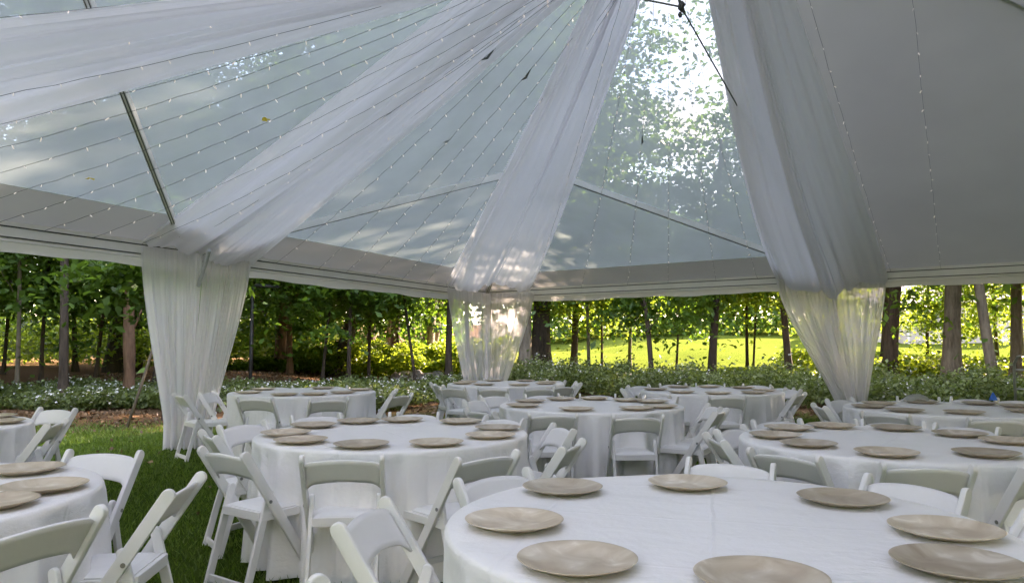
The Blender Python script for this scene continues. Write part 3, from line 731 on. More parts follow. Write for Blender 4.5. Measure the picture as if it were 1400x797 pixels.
for i, (tn, (c, words)) in enumerate(TABLES.items()):
    if proto_t is None: t = proto_t = make_table()
    else: t = copy_tree(proto_t)
    t.location = (c[0], c[1], 0); t.rotation_euler = (0, 0, rnd.uniform(0, 3))
    tag(t, f'round folding table hidden under the white cloth of {words}', 'table', 'round banquet tables')
    v, f = make_cloth(500 + i); cl = mesh_obj('tablecloth', v, f, M['cloth'], None, True); cl.location = (c[0], c[1], 0); cl.rotation_euler = (0, 0, rnd.uniform(0, 6))
    tag(cl, f'floor-length white tablecloth on {words}', 'tablecloth', 'white tablecloths')
    used = set()
    if tn in PL: pts = [un(x, y, .775) for x, y in PL[tn]]
    else: pts = [Vector((c[0] + .70 * math.cos(a), c[1] + .70 * math.sin(a), 0)) for a in [k * math.pi / 4 + .3 for k in range(8)]]
    for p in pts:
        d = Vector((p.x - c[0], p.y - c[1])); L = d.length
        if L > .735: d *= .735 / L
        elif L < .62: d *= .62 / L
        o = bpy.data.objects.new('charger_plate', plate_me); col.objects.link(o)
        o.location = (c[0] + d.x, c[1] + d.y, TZ + .0065); o.rotation_euler = (rnd.uniform(-.004, .004), rnd.uniform(-.004, .004), rnd.uniform(0, 6.28))
        tag(o, 'beige charger plate, ' + where(c, o.location, used, 0) + ', on ' + words, 'plate', 'charger plates')

# ------------------------------------------------------------------ folding chairs
def ribbon(pts2, w, x0, x1):
    """bar in the y-z plane: centre line pts2, width w, from x0 to x1, round ends"""
    (y0, z0), (y1, z1) = pts2; d = Vector((y1 - y0, z1 - z0)).normalized(); nrm = Vector((-d.y, d.x)); out = []
    for k in range(9):
        a = math.pi * k / 8; out.append(Vector((y0, z0)) + nrm * (w / 2) * math.cos(a) - d * (w / 2) * math.sin(a))
    out.append(Vector((y1, z1)) - nrm * w / 2); out.append(Vector((y1, z1)) + nrm * w / 2)
    n = len(out); vs = [(x0, p.x, p.y) for p in out] + [(x1, p.x, p.y) for p in out]
    fs = [tuple(range(n)), tuple(reversed(range(n, 2 * n)))] + [(k, n + k, n + (k + 1) % n, (k + 1) % n) for k in range(n)]
    return vs, fs
def build_bev(mb, name, m, parent, bevel):
    o = mesh_obj(name, mb.v, mb.f, m, parent); bm = bmesh.new(); bm.from_mesh(o.data); bmesh.ops.recalc_face_normals(bm, faces=bm.faces[:])
    ed = [e for e in bm.edges if len(e.link_faces) == 2 and e.calc_face_angle(0) > .6]
    bmesh.ops.bevel(bm, geom=ed, offset=bevel, segments=2, affect='EDGES', profile=.5, clamp_overlap=True)
    bm.to_mesh(o.data); bm.free(); return o
def make_chair():
    t = empty('folding_chair'); ch = M['chair']
    top = (-.265, .765); foot = (.235, .0)
    for s in (-1, 1):
        mb = MB(); x0, x1 = sorted((s * .198, s * .222)); mb.add(*ribbon((top, foot), .056, x0, x1)); build_bev(mb, 'side_rail', ch, t, .005)
        mb = MB(); x0, x1 = sorted((s * .170, s * .192)); mb.add(*ribbon(((-.085, .535), (-.225, .0)), .044, x0, x1))
        lg = build_bev(mb, 'rear_leg', ch, t, .005)
        MB().tube([(s * .2225, -.105, .50), (s * .2255, -.105, .50)], .010, 10).build('bolt', M['screw'], lg)
    # backrest: panel curved backwards with an arched top and bottom
    nu, nv = 20, 6; vs = []; dv = Vector((.500, -.765)).normalized()
    for side in (0, 1):
        for i in range(nu + 1):
            u = -1 + 2 * i / nu; x = u * .199
            arch = .022 * (1 - u * u) - .012 * max(0, (abs(u) - .86) / .14)
            topd = .030 - arch - .008; botd = .175 - .030 * (1 - u * u) + (.03 * max(0, (abs(u) - .8) / .2) ** 1.5)
            for j in range(nv + 1):
                q = topd + (botd - topd) * j / nv
                y = top[0] + dv.x * q; z = top[1] + dv.y * q
                back = -.020 * (1 - u * u); th = (.006 if side == 0 else -.006)
                vs.append((x, y + back - th * .83, z - th * .55))
    W = nv + 1; K = (nu + 1) * W; fs = []
    for i in range(nu):
        for j in range(nv):
            a = i * W + j; fs.append((a, a + 1, a + W + 1, a + W)); fs.append((K + a, K + a + W, K + a + W + 1, K + a + 1))
        a = i * W; fs.append((a, a + W, K + a + W, K + a)); a = i * W + nv; fs.append((a, K + a, K + a + W, a + W))
    for j in range(nv):
        a = j; fs.append((a, K + a, K + a + 1, a + 1)); a = nu * W + j; fs.append((a, a + 1, K + a + 1, K + a))
    mb = MB(); mb.add(vs, fs); mb.build('backrest', ch, t, True)
    o = t.children[-1]; bm = bmesh.new(); bm.from_mesh(o.data); bmesh.ops.recalc_face_normals(bm, faces=bm.faces[:]); bm.to_mesh(o.data); bm.free()
    for p in o.data.polygons: p.use_smooth = True
    for e in o.data.edges: pass
    # seat frame and padded seat
    zs = .435
    mb = MB(); mb.box((0, -.135, zs - .02), (.34, .024, .05)); mb.box((0, .262, zs - .02), (.39, .024, .045))
    for s in (-1, 1): mb.box((s * .183, .065, zs - .022), (.022, .40, .045))
    build_bev(mb, 'seat_frame', ch, t, .004)
    # seat pad, softly domed
    n = 12; vs = []
    for i in range(n + 1):
        for j in range(n + 1):
            u = -1 + 2 * i / n; v = -1 + 2 * j / n; ed = max(abs(u), abs(v)) ** 8
            vs.append((u * .170 * (1 - .02 * v * v), .065 + v * .186, zs + .006 + .016 * (1 - ed)))
    fs = [(i * (n + 1) + j, (i + 1) * (n + 1) + j, (i + 1) * (n + 1) + j + 1, i * (n + 1) + j + 1) for i in range(n) for j in range(n)]
    b = len(vs); vs += [(u * .17, .065 + v * .186, zs - .008) for u, v in ((-1, -1), (1, -1), (1, 1), (-1, 1))]
    c00, c10, c11, c01 = 0, n * (n + 1), n * (n + 1) + n, n
    fs += [(b, b + 1, b + 2, b + 3)[::-1]]
    fs += [tuple([b] + [b + 1] + [i * (n + 1) for i in range(n, -1, -1)]), tuple([b + 1, b + 2] + [n * (n + 1) + j for j in range(n, -1, -1)]),
           tuple([b + 2, b + 3] + [i * (n + 1) + n for i in range(0, n + 1)]), tuple([b + 3, b] + [j for j in range(0, n + 1)])]
    mesh_obj('seat', vs, fs, M['pad'], t, False)
    mb = MB(); mb.box((0, -.215, .045), (.342, .018, .045)); build_bev(mb, 'stretcher', ch, t, .004)
    mb = MB(); mb.box((0, .135, .155), (.396, .018, .035)); build_bev(mb, 'stretcher', ch, t, .004)
    return t
chair0 = make_chair(); chair_used = False
def aim(px, py, c, dyaw=0.0, name=None):
    p = un(px, py, .765); d = Vector((c[0] - p.x, c[1] - p.y)); r = d.length
    rr = min(max(r, 1.16), 1.62)
    if abs(rr - r) > .001: p = Vector((c[0], c[1], 0)) - Vector((d.x, d.y, 0)).normalized() * rr
    yaw = math.atan2(d.y, d.x) - math.pi / 2 + R(dyaw)
    # rail centre sits at local (0,-.265)
    o = Vector((p.x, p.y)) + Matrix.Rotation(yaw, 2) @ Vector((0, .265))
    return o, yaw, r
CHAIRS = {
 'T1': [(494, 700, 0), (480, 832, 0), (672, 650, 0), (1000, 636, 0), (1252, 667, 0), (1425, 722, 0)],
 'T2': [(309, 618, 0), (467, 626, 0), (665, 624, 4), (285, 594, 0), (334, 579, -4), (432, 570, 0), (566, 567, 0), (681, 575, 0), (768, 583, 0), (777, 606, 0)],
 'T3': [(757, 568, 0), (872, 570, 0), (659, 560, 0), (648, 548, 0), (675, 542, 0), (741, 541, 0), (817, 541, 0), (903, 544, 0), (969, 554, 5), (985, 563, 0)],
 'T4': [(995, 543, 0), (894, 541, 0), (861, 532, 0), (873, 528, 0), (920, 526, 0), (971, 526, 0), (1035, 527, 0), (1070, 531, 0), (1084, 533, 0), (1097, 539, 0)],
 'T5': [(598, 527, 0), (618, 531, 0), (626, 525, 0), (674, 532, 0), (738, 532, 0), (716, 523, 0), (772, 529, 0), (763, 524, 0), (668, 522, 0)],
 'T6': [(245, 542, 8), (284, 537, 0), (348, 546, 0), (462, 551, 0), (380, 530, 0), (448, 530, 0), (540, 535, 0), (549, 541, 0)],
 'T7': [(1074, 622, 0), (1268, 639, 0), (1425, 640, 0), (985, 600, 0), (1000, 583, 0), (1143, 580, 0), (1305, 588, 0), (1062, 577, 0), (1220, 582, 0)],
 'T8': [(1210, 567, 0), (1358, 573, 0), (1120, 556, 0), (1148, 547, 0), (1255, 545, 0), (1330, 546, 0), (1395, 548, 0)],
 'T9': [(143, 620, 0), (250, 662, 0), (48, 716, 0)],
 'T10': [(80, 560, 0), (75, 580, 0)],
}
ENDS = {'T1':{0:((461,721),(529,684)),2:((627,658),(720,643)),3:((939,628),(1061,638)),4:((1184,651),(1324,673))},'T2':{0:((274,613),(338,622)),4:((304,583),(358,577)),3:((272,590),(300,598)),8:((755,580),(785,589)),9:((770,614),(795,602)),1:((408,627),(526,625)),2:((621,630),(710,617))},'T3':{8:((963,552),(991,559)),9:((973,566),(997,558)),2:((638,560),(674,564)),0:((726,567),(786,566)),1:((839,569),(905,569))},'T7':{0:((1026,615),(1119,627)),1:((1207,636),(1330,638)),3:((966,594),(989,604)),4:((981,589),(1016,583))},'T4':{9:((1081,541),(1106,536))},'T6':{0:((231,538),(261,542)),1:((272,538),(294,535))},'T9':{0:((97,618),(189,619)),1:((231,673),(274,650))},'T10':{0:((49,558),(109,560)),1:((62,582),(92,573))}}
def aim_ends(a, b, c):
    A = un(*a, .775); B = un(*b, .775); mid = (A + B) / 2; w = (B - A); w.z = 0; w.normalize()
    f = Vector((-w.y, w.x, 0)); tc_ = Vector((c[0] - mid.x, c[1] - mid.y, 0)).normalized()
    if f.dot(tc_) < 0: f = -f
    ang = math.atan2(tc_.x * f.y - tc_.y * f.x, tc_.dot(f)); lim = R(32); ang = max(-lim, min(lim, ang * .85))
    f = Matrix.Rotation(ang, 3, 'Z') @ tc_; yaw = math.atan2(f.y, f.x) - math.pi / 2
    o = Vector((mid.x, mid.y)) + Matrix.Rotation(yaw, 2) @ Vector((0, .265)); return o, yaw
for tn, lst in CHAIRS.items():
    c, words = TABLES[tn]; used = set()
    for k, (px, py, dy) in enumerate(lst):
        pos, yaw, r = aim(px, py, c, dy + rnd.uniform(-3, 3))
        if r > 1.62 or r < 1.16: print('chair', tn, k, 'radius', round(r, 2))
        if k in ENDS.get(tn, {}): pos, yaw = aim_ends(*ENDS[tn][k], c)
        ch_ = chair0 if not chair_used else copy_tree(chair0); chair_used = True
        ch_.location = (pos.x, pos.y, 0); ch_.rotation_euler = (0, 0, yaw)
        tag(ch_, 'white folding chair, ' + where(c, pos, used, 0) + ', at ' + words, 'chair', 'white folding chairs')

# plastic bag, blue object, hand truck at the right
p = un(1262, 548, .78); g = np.random.default_rng(9); nu = nv = 18; PP = np.zeros((nv, nu, 3))
for i in range(nv):
    for j in range(nu):
        u = j / (nu - 1) * 2 - 1; v = i / (nv - 1) * 2 - 1
        h = max(0, 1 - (u * u + v * v) * .75) ** .6; PP[i, j] = (u * .13, v * .07, .08 * h + .006 * math.sin(u * 19 + v * 7) * h + .005 * math.sin(v * 23))
bagm = vinyl_mat('plastic_bag', (.45, .5, .47), .5)
o = grid_obj('plastic_bag', PP, bagm); o.location = (4.20 + .10, 7.10 + .74, TZ + .008); tag(o, 'crumpled grey-green plastic bag at the far edge of the far right table', 'bag')
o = MB().tube([(0, 0, 0), (0, 0, .005), (.002, 0, .05), (0, 0, .085)], [.04, .042, .022, .006], 4).build('folded_napkin', M['blue']); o.location = (un(1358, 548, TZ).x, un(1358, 548, TZ).y, TZ + .008)
tag(o, 'small blue pointed object at the far edge of the far right table', 'napkin')
ht = empty('hand_truck', (6.78, 9.6, 0), R(-12)); tag(ht, 'metal hand truck standing at the right edge of the photo behind the last table', 'hand truck')
for s in (-1, 1):
    MB().tube([(s * .2, 0, .03), (s * .2, 0, 1.05), (s * .2, -.03, 1.15), (s * .2, -.12, 1.22), (s * .2, -.2, 1.23)], .018, 8).build('upright', M['metal'], ht, True)
    MB().tube([(s * .17, .09, .11), (s * .23, .09, .11)], .11, 18).build('wheel', M['darkmetal'], ht, True)
for z in (.2, .5, .8, 1.05): MB().tube([(-.2, 0, z), (.2, 0, z)], .012, 8).build('crossbar', M['metal'], ht, True)
mb = MB(); mb.box((0, -.13, .02), (.42, .25, .012)); mb.build('toe_plate', M['metal'], ht)

# ------------------------------------------------------------------ grass and ground cover
def tri_blades(n, x0, x1, y0, y1, h, name, mask):
    x = rng.uniform(x0, x1, n); y = rng.uniform(y0, y1, n) ; k = mask(x, y); x, y = x[k], y[k]; n = len(x)
    z = tz(x, y); a = rng.uniform(0, 6.28, n); w = rng.uniform(.003, .006, n) * (1 + y * .06); hh = h * rng.uniform(.5, 1.2, n); ln = rng.normal(0, .45, (n, 2)) * hh[:, None]
    b1 = np.stack([x - np.cos(a) * w, y - np.sin(a) * w, z], 1); b2 = np.stack([x + np.cos(a) * w, y + np.sin(a) * w, z], 1); t = np.stack([x + ln[:, 0], y + ln[:, 1], z + hh], 1)
    v = np.stack([b1, b2, t], 1).reshape(-1, 3); f = np.arange(3 * n).reshape(n, 3)
    return tag(mesh_obj(name, v, f, M['grass']), 'short green grass growing under the tables', 'grass', kind='stuff')
tri_blades(190000, -11, 2.2, 2.2, 14, .05, 'grass', lambda x, y: (wild(x, y) < rng.normal(-1.9, .9, len(x))) & (np.abs(x) < y * .75 + .3))

def cover(name, n, sampler, size, hfun, m, label, cat, flowers=0, fl_size=.05):
    x, y = sampler(n); hh = hfun(x, y); z = tz(x, y) + hh * rng.uniform(0.02, 1, len(x)) ** .55
    v, f = leaf_quads(np.stack([x, y, z], 1), size, .75)
    o = mesh_obj(name, v, f, m); tag(o, label, cat, kind='stuff')
    if flowers:
        x, y = sampler(flowers); k = (np.sin(x * 1.9) + np.sin(y * 2.3 + x) + rng.normal(0, .8, len(x))) > .2; x, y = x[k], y[k]
        z = tz(x, y) + hfun(x, y) * rng.uniform(.75, 1.08, len(x))
        q = np.repeat(np.stack([x, y, z], 1), 3, 0) + rng.normal(0, .035, (3 * len(x), 3))
        v, f = leaf_quads(q, fl_size, .5, .9); fo = mesh_obj('flowers', v, f, M['flower'], o)
        fo['kind'] = 'stuff'
    return o
def samp_band(P, d, nrm_, t0, t1, s0, s1):
    def s(n):
        t = rng.uniform(t0, t1, n); q = rng.uniform(s0, s1, n); return P.x + d.x * t + nrm_.x * q, P.y + d.y * t + nrm_.y * q
    return s
d2 = (P3 - P2).normalized()
lump = lambda x, y: .5 + .5 * (np.sin(x * 1.3 + 2) * np.sin(y * 1.7 + x * .6) * .5 + .5)
def hum(x, y): return .55 + .30 * np.sin(x * 2.1 + y * .7) * np.sin(y * 1.9 - x * .5 + 1) + .22 * np.sin(x * 5.3 + y * 3.1) * np.sin(y * 4.7 - x * 1.3) + .15 * rng.normal(0, 1, len(x))
def wildband(x0, x1, y0, y1, lo, hi, left):
    def s(n):
        x = rng.uniform(x0, x1, n * 3); y = rng.uniform(y0, y1, n * 3)
        dd = np.minimum((x - P1.x) * n1o.x + (y - P1.y) * n1o.y - .3, y - 14.5 - .9 * sstep(-5, -8, x)) if left else (x - P2.x) * n2o.x + (y - P2.y) * n2o.y - 2.0
        k = (dd > lo + .3 * np.sin(x * 2.2)) & (dd < hi)
        if left: k &= (np.sin(x * 1.1 + .7 * y) + np.sin(y * 1.7 - x * .6) + rng.normal(0, .5, len(x))) > -.55
        return x[k][:n], y[k][:n]
    return s
cover('ground_cover', 70000, wildband(-17, -3.2, 14, 21, 0, 6.2, True), .10, lambda x, y: .38 * hum(x, y) + .06, M['leaf_shrub'], 'low leafy ground cover with white flowers at the edge of the left woods', 'ground cover', 4200, .055)
cover('shrub_bed', 26000, wildband(-5, -.3, 14, 22, 0, 6, True), .11, lambda x, y: .42 * hum(x, y) + .06, M['leaf_shrub'], 'dark leafy shrubs between the left and middle curtains', 'shrubs', 1500, .05)
cover('shrub_bed', 85000, wildband(-1.5, 17, 8, 26, 0, 4.6, False), .10, lambda x, y: .80 * hum(x, y) + .12, M['leaf_shrub'], 'bed of leafy pale-flowered shrubs behind the tent, right of the middle curtain', 'shrubs', 3200, .045)
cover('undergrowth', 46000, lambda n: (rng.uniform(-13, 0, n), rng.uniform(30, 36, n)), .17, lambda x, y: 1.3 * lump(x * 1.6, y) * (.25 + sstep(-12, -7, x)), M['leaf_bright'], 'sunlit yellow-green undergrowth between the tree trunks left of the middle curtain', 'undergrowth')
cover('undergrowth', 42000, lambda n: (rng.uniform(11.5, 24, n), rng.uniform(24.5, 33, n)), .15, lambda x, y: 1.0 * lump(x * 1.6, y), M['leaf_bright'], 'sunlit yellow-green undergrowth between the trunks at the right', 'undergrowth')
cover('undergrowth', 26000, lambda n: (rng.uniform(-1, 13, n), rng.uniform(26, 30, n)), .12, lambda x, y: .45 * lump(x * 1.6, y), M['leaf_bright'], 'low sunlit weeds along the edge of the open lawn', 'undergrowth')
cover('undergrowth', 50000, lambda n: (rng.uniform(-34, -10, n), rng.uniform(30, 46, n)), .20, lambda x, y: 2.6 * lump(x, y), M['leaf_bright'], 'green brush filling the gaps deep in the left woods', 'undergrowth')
cover('leaf_litter', 26000, lambda n: (rng.uniform(-16, 16, n), rng.uniform(10, 32, n)), .09, lambda x, y: np.where(wild(x, y) > rng.normal(-1.3, .7, len(x)), .03, -.3), M['litter'], 'dead brown leaves scattered over the ground behind the tent', 'leaf litter')

cover('leaf_litter', 420, lambda n: (rng.uniform(-9, 3, n), rng.uniform(3, 13, n)), .07, lambda x, y: .05, M['litter'], 'a few dry leaves fallen on the grass between the tables', 'leaf litter')
# far woods: two leafy masses with trunks lost inside, plus added light-blocking woods
def woods(name, boxes, m, label):
    V = []
    for x0, x1, y0, y1, h, n, size in boxes:
        x = rng.uniform(x0, x1, n); y = rng.uniform(y0, y1, n); top = h * (.8 + .2 * np.sin(x * .35) * np.cos(x * .13 + y * .2))
        z = tz(x, y) + rng.uniform(0.01, 1, n) ** .8 * top
        k = np.sin(x * .9 + z * .8) * np.sin(y * .8 - z * .9 + x * .3) + rng.normal(0, .5, n) > -.25
        c = np.stack([x, y, z], 1)[k] + rng.normal(0, .3, (k.sum(), 3)); V.append(leaf_quads(c, size, .8)[0])
    V = np.concatenate(V); f = np.arange(len(V)).reshape(-1, 4)
    return tag(mesh_obj(name, V, f, m), label, 'woods', kind='stuff')
woods('far_woods', [(-75, -4, 58, 76, 14, 80000, .6), (-60, 60, -30, -16, 17, 50000, .9), (-46, -24, -16, 30, 16, 40000, .9), (28, 46, -16, 22, 17, 36000, .9)], M['leaf_dark'], 'dense dark woods closing off the view at the left')  # boxes behind and beside the camera are unseen, added to darken chair backs
woods('far_woods', [(-4, 95, 88, 108, 20, 90000, .9)], M['leaf_dark'], 'dark wooded slope beyond the open lawn')

# ------------------------------------------------------------------ house beyond the right-hand trees
def house():
    o = empty('house', (32, 56, float(tz(32, 56))), R(-8)); tag(o, 'pale low house with dark windows glimpsed between the right-hand trees', 'house')
    wm = pbr('pale_siding', (.42, .38, .34), (.48, .44, .40), rough=.8, nscale=2); rm = pbr('grey_shingles', (.16, .15, .15), (.22, .21, .2), rough=.9, nscale=12)
    dk = pbr('dark_glass', (.03, .035, .04), rough=.15); tr_ = pbr('white_trim', (.6, .58, .55), rough=.6)
    MB().box((0, 0, 1.35), (13, 7, 3.1)).build('wall', wm, o)
    mb = MB(); mb.add([(-7, -4.1, 2.85), (7, -4.1, 2.85), (7, 4.1, 2.85), (-7, 4.1, 2.85), (-7, 0, 5.2), (7, 0, 5.2)], [(0, 1, 5, 4), (2, 3, 4, 5), (0, 4, 3), (1, 2, 5), (3, 2, 1, 0)]); mb.build('roof', rm, o)
    for x in (-4.6, -1.6, 1.6, 4.6):
        w = MB().box((x, -3.53, 1.55), (1.3, .1, 1.5)).build('window', tr_, o); MB().box((x, -3.59, 1.55), (1.1, .04, 1.3)).build('pane', dk, w)
    MB().box((0, -3.54, 1.0), (.95, .1, 2.1)).build('door', dk, o)
    for x in (-6.2, -3.1, 3.1, 6.2): MB().box((x, -3.95, 1.35), (.16, .16, 3.0)).build('porch_post', tr_, o)
house()

# ------------------------------------------------------------------ rocks
for x, d, s, lb in ((553, 30.5, .42, 'leftmost'), (573, 29.8, .44, 'middle'), (597, 30.2, .40, 'rightmost')):
    bm = bmesh.new(); bmesh.ops.create_icosphere(bm, subdivisions=3, radius=1)
    for v in bm.verts:
        n_ = v.co.normalized(); k = 1 + .22 * math.sin(n_.x * 5 + x) * math.cos(n_.y * 4 + x) + .12 * math.sin(n_.z * 9 + n_.x * 7); v.co = Vector((n_.x * 1.2 * k, n_.y * k, n_.z * .75 * k)) * s
    me = bpy.data.meshes.new('boulder'); bm.to_mesh(me); bm.free(); me.materials.append(M['rock']); o = bpy.data.objects.new('boulder', me); col.objects.link(o)
    X = (x - 700) / F * d; o.location = (X, d, float(tz(X, d)) + s * .4); tag(o, f'grey boulder among the undergrowth, {lb} of the three left of the middle curtain', 'rock', 'boulders')

# bent pipe pole outside the left curtain
bp = un(342, 532); pz = bp + Vector((0, 0, 0))
o = MB().tube([(0, 0, -.1), (0, 0, 1.2), (0, 0, 2.92), (.04, 0, 3.02), (.14, 0, 3.06), (.8, .1, 3.04)], .055, 10).build('bent_pipe', M['darkmetal'], None, True); o.location = (bp.x, bp.y, float(tz(bp.x, bp.y)))
tag(o, 'tall thin dark pole with a bent top just right of the left curtain', 'pole')

# ------------------------------------------------------------------ trees seen between posts (photo column, distance, trunk width, column at y=400)
T = tree
T(28, 19, .12, 27, 9, 'dark', 2.6, 'bark_grey', 'thin straight young tree nearest the left edge of the photo', crowns=1, cs=.6)
T(92, 16.4, .20, 88, 12, 'dark', 3.0, 'bark_dark', 'straight dark-trunked tree between the left edge and the left curtain', crowns=2, cs=.8)
T(106, 30, .20, 100, 10, 'dark', 3, 'bark_dark', 'slim leaning tree just right of the straight dark-trunked one', crowns=1, cs=.8)
T(163, 31, .78, 165, 18, 'dark', 5, 'bark_dark', 'massive dark tree with a flared base behind the broken brown trunk', crowns=2, cs=1.2)
T(187, 34, .5, 188, 16, 'dark', 5, 'bark_dark', 'dark tree half hidden behind the left curtain edge', crowns=2)
T(442, 24.5, .11, 441, 8, 'small', 2.6, 'bark_dark', 'thin dark sapling in the woods right of the brown double trunk', crowns=2, cs=1.0)
T(386, 31, .48, 388, 17, 'big', 3.6, 'bark_brown', 'warm brown tree trunk with a sunlit edge right of the bent pole', crowns=2)
T(398, 30, .22, 396, 12, 'big', 4, 'bark_brown', 'slimmer brown trunk pressed against the warm brown tree', crowns=1)
T(354, 42, .35, 354, 14, 'dark', 4, 'bark_dark', 'dark trunk deep in the woods between the bent pole and the brown tree', crowns=2)
T(374, 40, .32, 360, 14, 'dark', 4, 'bark_dark', 'dark tree leaning left deep in the woods beside the brown tree', crowns=1)
T(427, 43, .55, 428, 16, 'big', 4.5, 'bark_grey', 'mid-brown tree standing back from the brown double trunk', crowns=2)
T(464, 31, .62, 480, 16, 'big', 3.8, 'bark_dark', 'thick dark tree leaning right, left of the three boulders', crowns=2)
T(478, 23, .14, 477, 9, 'small', 2.2, 'bark_dark', 'slender dark tree with low leafy crown in front of the thick leaning one', crowns=2, cs=1.35)
T(506, 44, .5, 506, 15, 'dark', 4, 'bark_dark', 'dark trunk deep in the woods right of the thick leaning tree', crowns=2)
T(531, 44, .4, 533, 15, 'big', 4, 'bark_grey', 'pale-edged trunk second left of the light-barked double tree', crowns=1)
T(540, 42, .55, 541, 15, 'big', 4.6, 'bark_dark', 'dark trunk next left of the light-barked double tree', crowns=2)
T(570, 25, .11, 552, 8, 'small', 2.4, 'bark_dark', 'thin leaning sapling before the boulders', crowns=2, cs=1.2)
T(583, 38, .62, 589, 17, 'big', 5, 'bark_grey', 'light-barked tree behind the boulders, thicker of the pair', crowns=2)
T(590, 39, .35, 602, 14, 'big', 5, 'bark_grey', 'light-barked slimmer tree leaning right behind the boulders', crowns=1)
T(614, 26, .24, 610, 12, 'dark', 3, 'bark_dark', 'straight dark trunk at the left edge of the middle curtain', crowns=2, cs=.85)
T(717, 25, .44, 718, 16, 'big', 4.5, 'bark_grey', 'grey ridged trunk directly right of the middle curtain', crowns=2)
T(739, 29, .72, 742, 18, 'big', 4.5, 'bark_dark', 'thick dark trunk right of the grey ridged one', crowns=2)
T(783, 31, .30, 790, 13, 'big', 2.8, 'bark_dark', 'dark trunk with a curved foot on the left of the open lawn', crowns=1, cs=.8)
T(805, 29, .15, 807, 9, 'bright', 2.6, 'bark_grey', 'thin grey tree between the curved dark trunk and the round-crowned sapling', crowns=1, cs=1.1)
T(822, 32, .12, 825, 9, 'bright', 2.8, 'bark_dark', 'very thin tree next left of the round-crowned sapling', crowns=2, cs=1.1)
T(892, 22, .17, 890, 5.5, 'small', 1.75, 'bark_dark', 'small round-crowned tree in front of the open lawn', crowns=1, cs=1.08)
T(923, 31, .11, 932, 8, 'small', 2.6, 'bark_dark', 'thin leaning sapling right of the round-crowned tree', crowns=2, cs=1.2)
T(971, 26, .30, 973, 9, 'small', 2.9, 'bark_dark', 'straight dark tree standing alone before the middle of the lawn', crowns=1, cs=1.5)
T(1020, 31, .14, 1021, 9, 'bright', 3.0, 'bark_dark', 'left one of the two thin saplings before the right curtain', crowns=2, cs=.95)
T(1028, 32, .10, 1034, 8, 'small', 3.2, 'bark_dark', 'right one of the two thin saplings before the right curtain', crowns=1, cs=1.0)
T(1078, 27, .26, 1070, 13, 'bright', 3.0, 'bark_dark', 'dark tree leaning left behind the left edge of the right curtain', crowns=1, cs=1.2)
T(1203, 27, .26, 1214, 14, 'dark', 3.6, 'bark_dark', 'slim dark tree leaning right at the right curtain edge', crowns=1, cs=.9)
T(1212, 25, .44, 1228, 15, 'big', 4.2, 'bark_dark', 'dark tree leaning right just beyond the right curtain', crowns=1)
T(1297, 22, .50, 1300, 17, 'big', 4.6, 'bark_grey', 'thick ridged grey-brown tree between the right curtain and the slanted trunk', crowns=2)
T(1358, 19, .27, 1334, 12, 'big', 4.0, 'bark_grey', 'trunk slanting left near the right edge of the photo', crowns=2, cs=.9)
T(1384, 24, .34, 1393, 14, 'dark', 3.4, 'bark_grey', 'trunk leaning right at the right edge of the photo', crowns=2)
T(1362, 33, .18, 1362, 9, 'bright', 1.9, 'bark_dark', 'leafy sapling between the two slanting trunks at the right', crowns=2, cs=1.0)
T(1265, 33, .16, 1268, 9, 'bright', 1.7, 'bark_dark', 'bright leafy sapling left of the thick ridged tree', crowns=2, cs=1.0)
T(860, 40, .2, 860, 8, 'bright', 2.6, 'bark_dark', 'bright-leaved tree on the lawn edge behind the round-crowned tree', crowns=1, cs=1.3)
T(640, 30, .2, 640, 10, 'big', 2.6, 'bark_dark', 'leafy tree seen through the middle curtain', crowns=2, cs=.7)
T(1128, 27.5, .4, 1128, 18, 'dark', 5, 'bark_dark', 'tall dark tree added behind the right curtain and drape to block sun', crowns=2, cs=1.25)  # added to keep direct sun off the left lawn
T(1130, 34, .2, 1130, 10, 'bright', 2.4, 'bark_dark', 'bright leafy tree seen through the right curtain', crowns=2, cs=1.2)
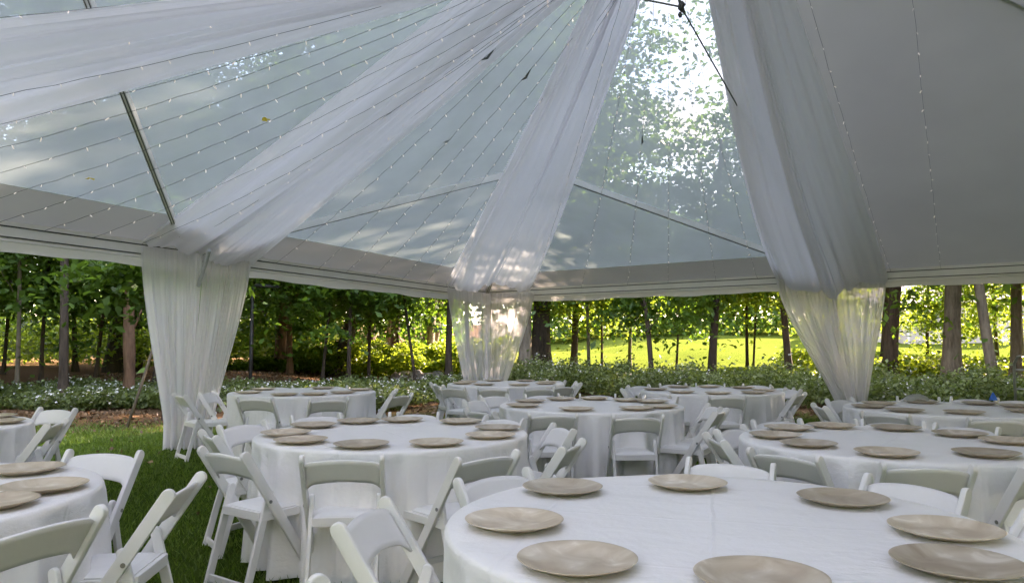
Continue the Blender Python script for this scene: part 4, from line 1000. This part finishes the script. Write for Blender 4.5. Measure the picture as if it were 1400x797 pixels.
# saplings filling the left woods
for x, d, cb, cs, lb in ((8, 27, 1.6, 1.5, 'bushy young tree at the left edge behind the thin straight one'), (60, 23, 1.9, 1.3, 'bushy young tree between the two front trunks at the left'), (135, 25, 1.9, 1.4, 'bushy young tree left of the massive dark trunk'),
                         (215, 22, 1.6, 1.3, 'bushy young tree just behind the left curtain'), (420, 34, 1.5, 1.6, 'bushy young tree behind the thin dark sapling'), (505, 27, 2.2, 1.3, 'low-crowned young tree left of the boulders'),
                         (545, 33, 2.6, 1.6, 'spreading young tree above the boulders'), (345, 30, 1.5, 1.6, 'bushy young tree behind the bent pole')):
    T(x, d, .13, x + 2, 8, 'small', cb, 'bark_dark', lb, crowns=2, cs=cs)
# broken brown snag and leaning stick
sx_ = (178 - 700) / F * 18.2
o = empty('dead_tree', (sx_, 18.2, float(tz(sx_, 18.2)))); mb = MB(); g = random.Random(4); pts = []; rr = []
for i in range(15):
    t = i / 14; pts.append((.03 * math.sin(t * 6), .02 * math.cos(t * 5), -.2 + 3.35 * t)); rr.append((.15 - .035 * t) * g.uniform(.92, 1.1) * (1 if i < 13 else .7 if i == 13 else .25))
mb.tube(pts, rr, 11); mb.build('trunk', M['bark_brown'], o, True); MB().tube([(.05, 0, 1.7), (.2, .05, 2.1), (.26, .05, 2.3)], [.05, .03, .012], 7).build('branch', M['bark_brown'], o, True)
tag(o, 'broken reddish-brown dead trunk left of the left curtain', 'dead tree')
a_ = un(172, 585); o = MB().tube([(0, 0, -.05), (.15, .1, .6), (.32, .1, 1.2), (.5, 0, 1.75), (.52, 0, 2.5)], [.026, .024, .022, .018, .010], 8).build('leaning_branch', M['bark_grey'], None, True); o.location = (a_.x, a_.y, 0)
tag(o, 'thin bare branch leaning against the broken brown trunk', 'branch')
# large leaves of the bough hanging close to the left post
o = T(232, 13.6, .12, 232, 4.6, 'near', 2.15, 'bark_dark', 'large-leaved young tree whose boughs hang beside the left curtain top', crowns=2, cs=1.0, coff=(-.6, 0))
# woods at both sides outside the picture that shade the tent
k = 0
for x, y in ((15, 15), (19, 12), (17, 21), (22, 18), (24, 25), (26, 14), (29, 21), (20, 29), (30, 29), (16, 8), (21, 5), (-18, 20), (-20, 10), (-22, 26)):
    k += 1
    T(700 + x / y * F, y, .4, None, 17, 'big' if k % 2 else 'dark', 4.5, 'bark_grey', f'tall leafy tree beside the tent, outside the photograph, standing {["right", "left"][x < 0]}', crowns=2, cs=1.25)

print('objects', len(bpy.data.objects))
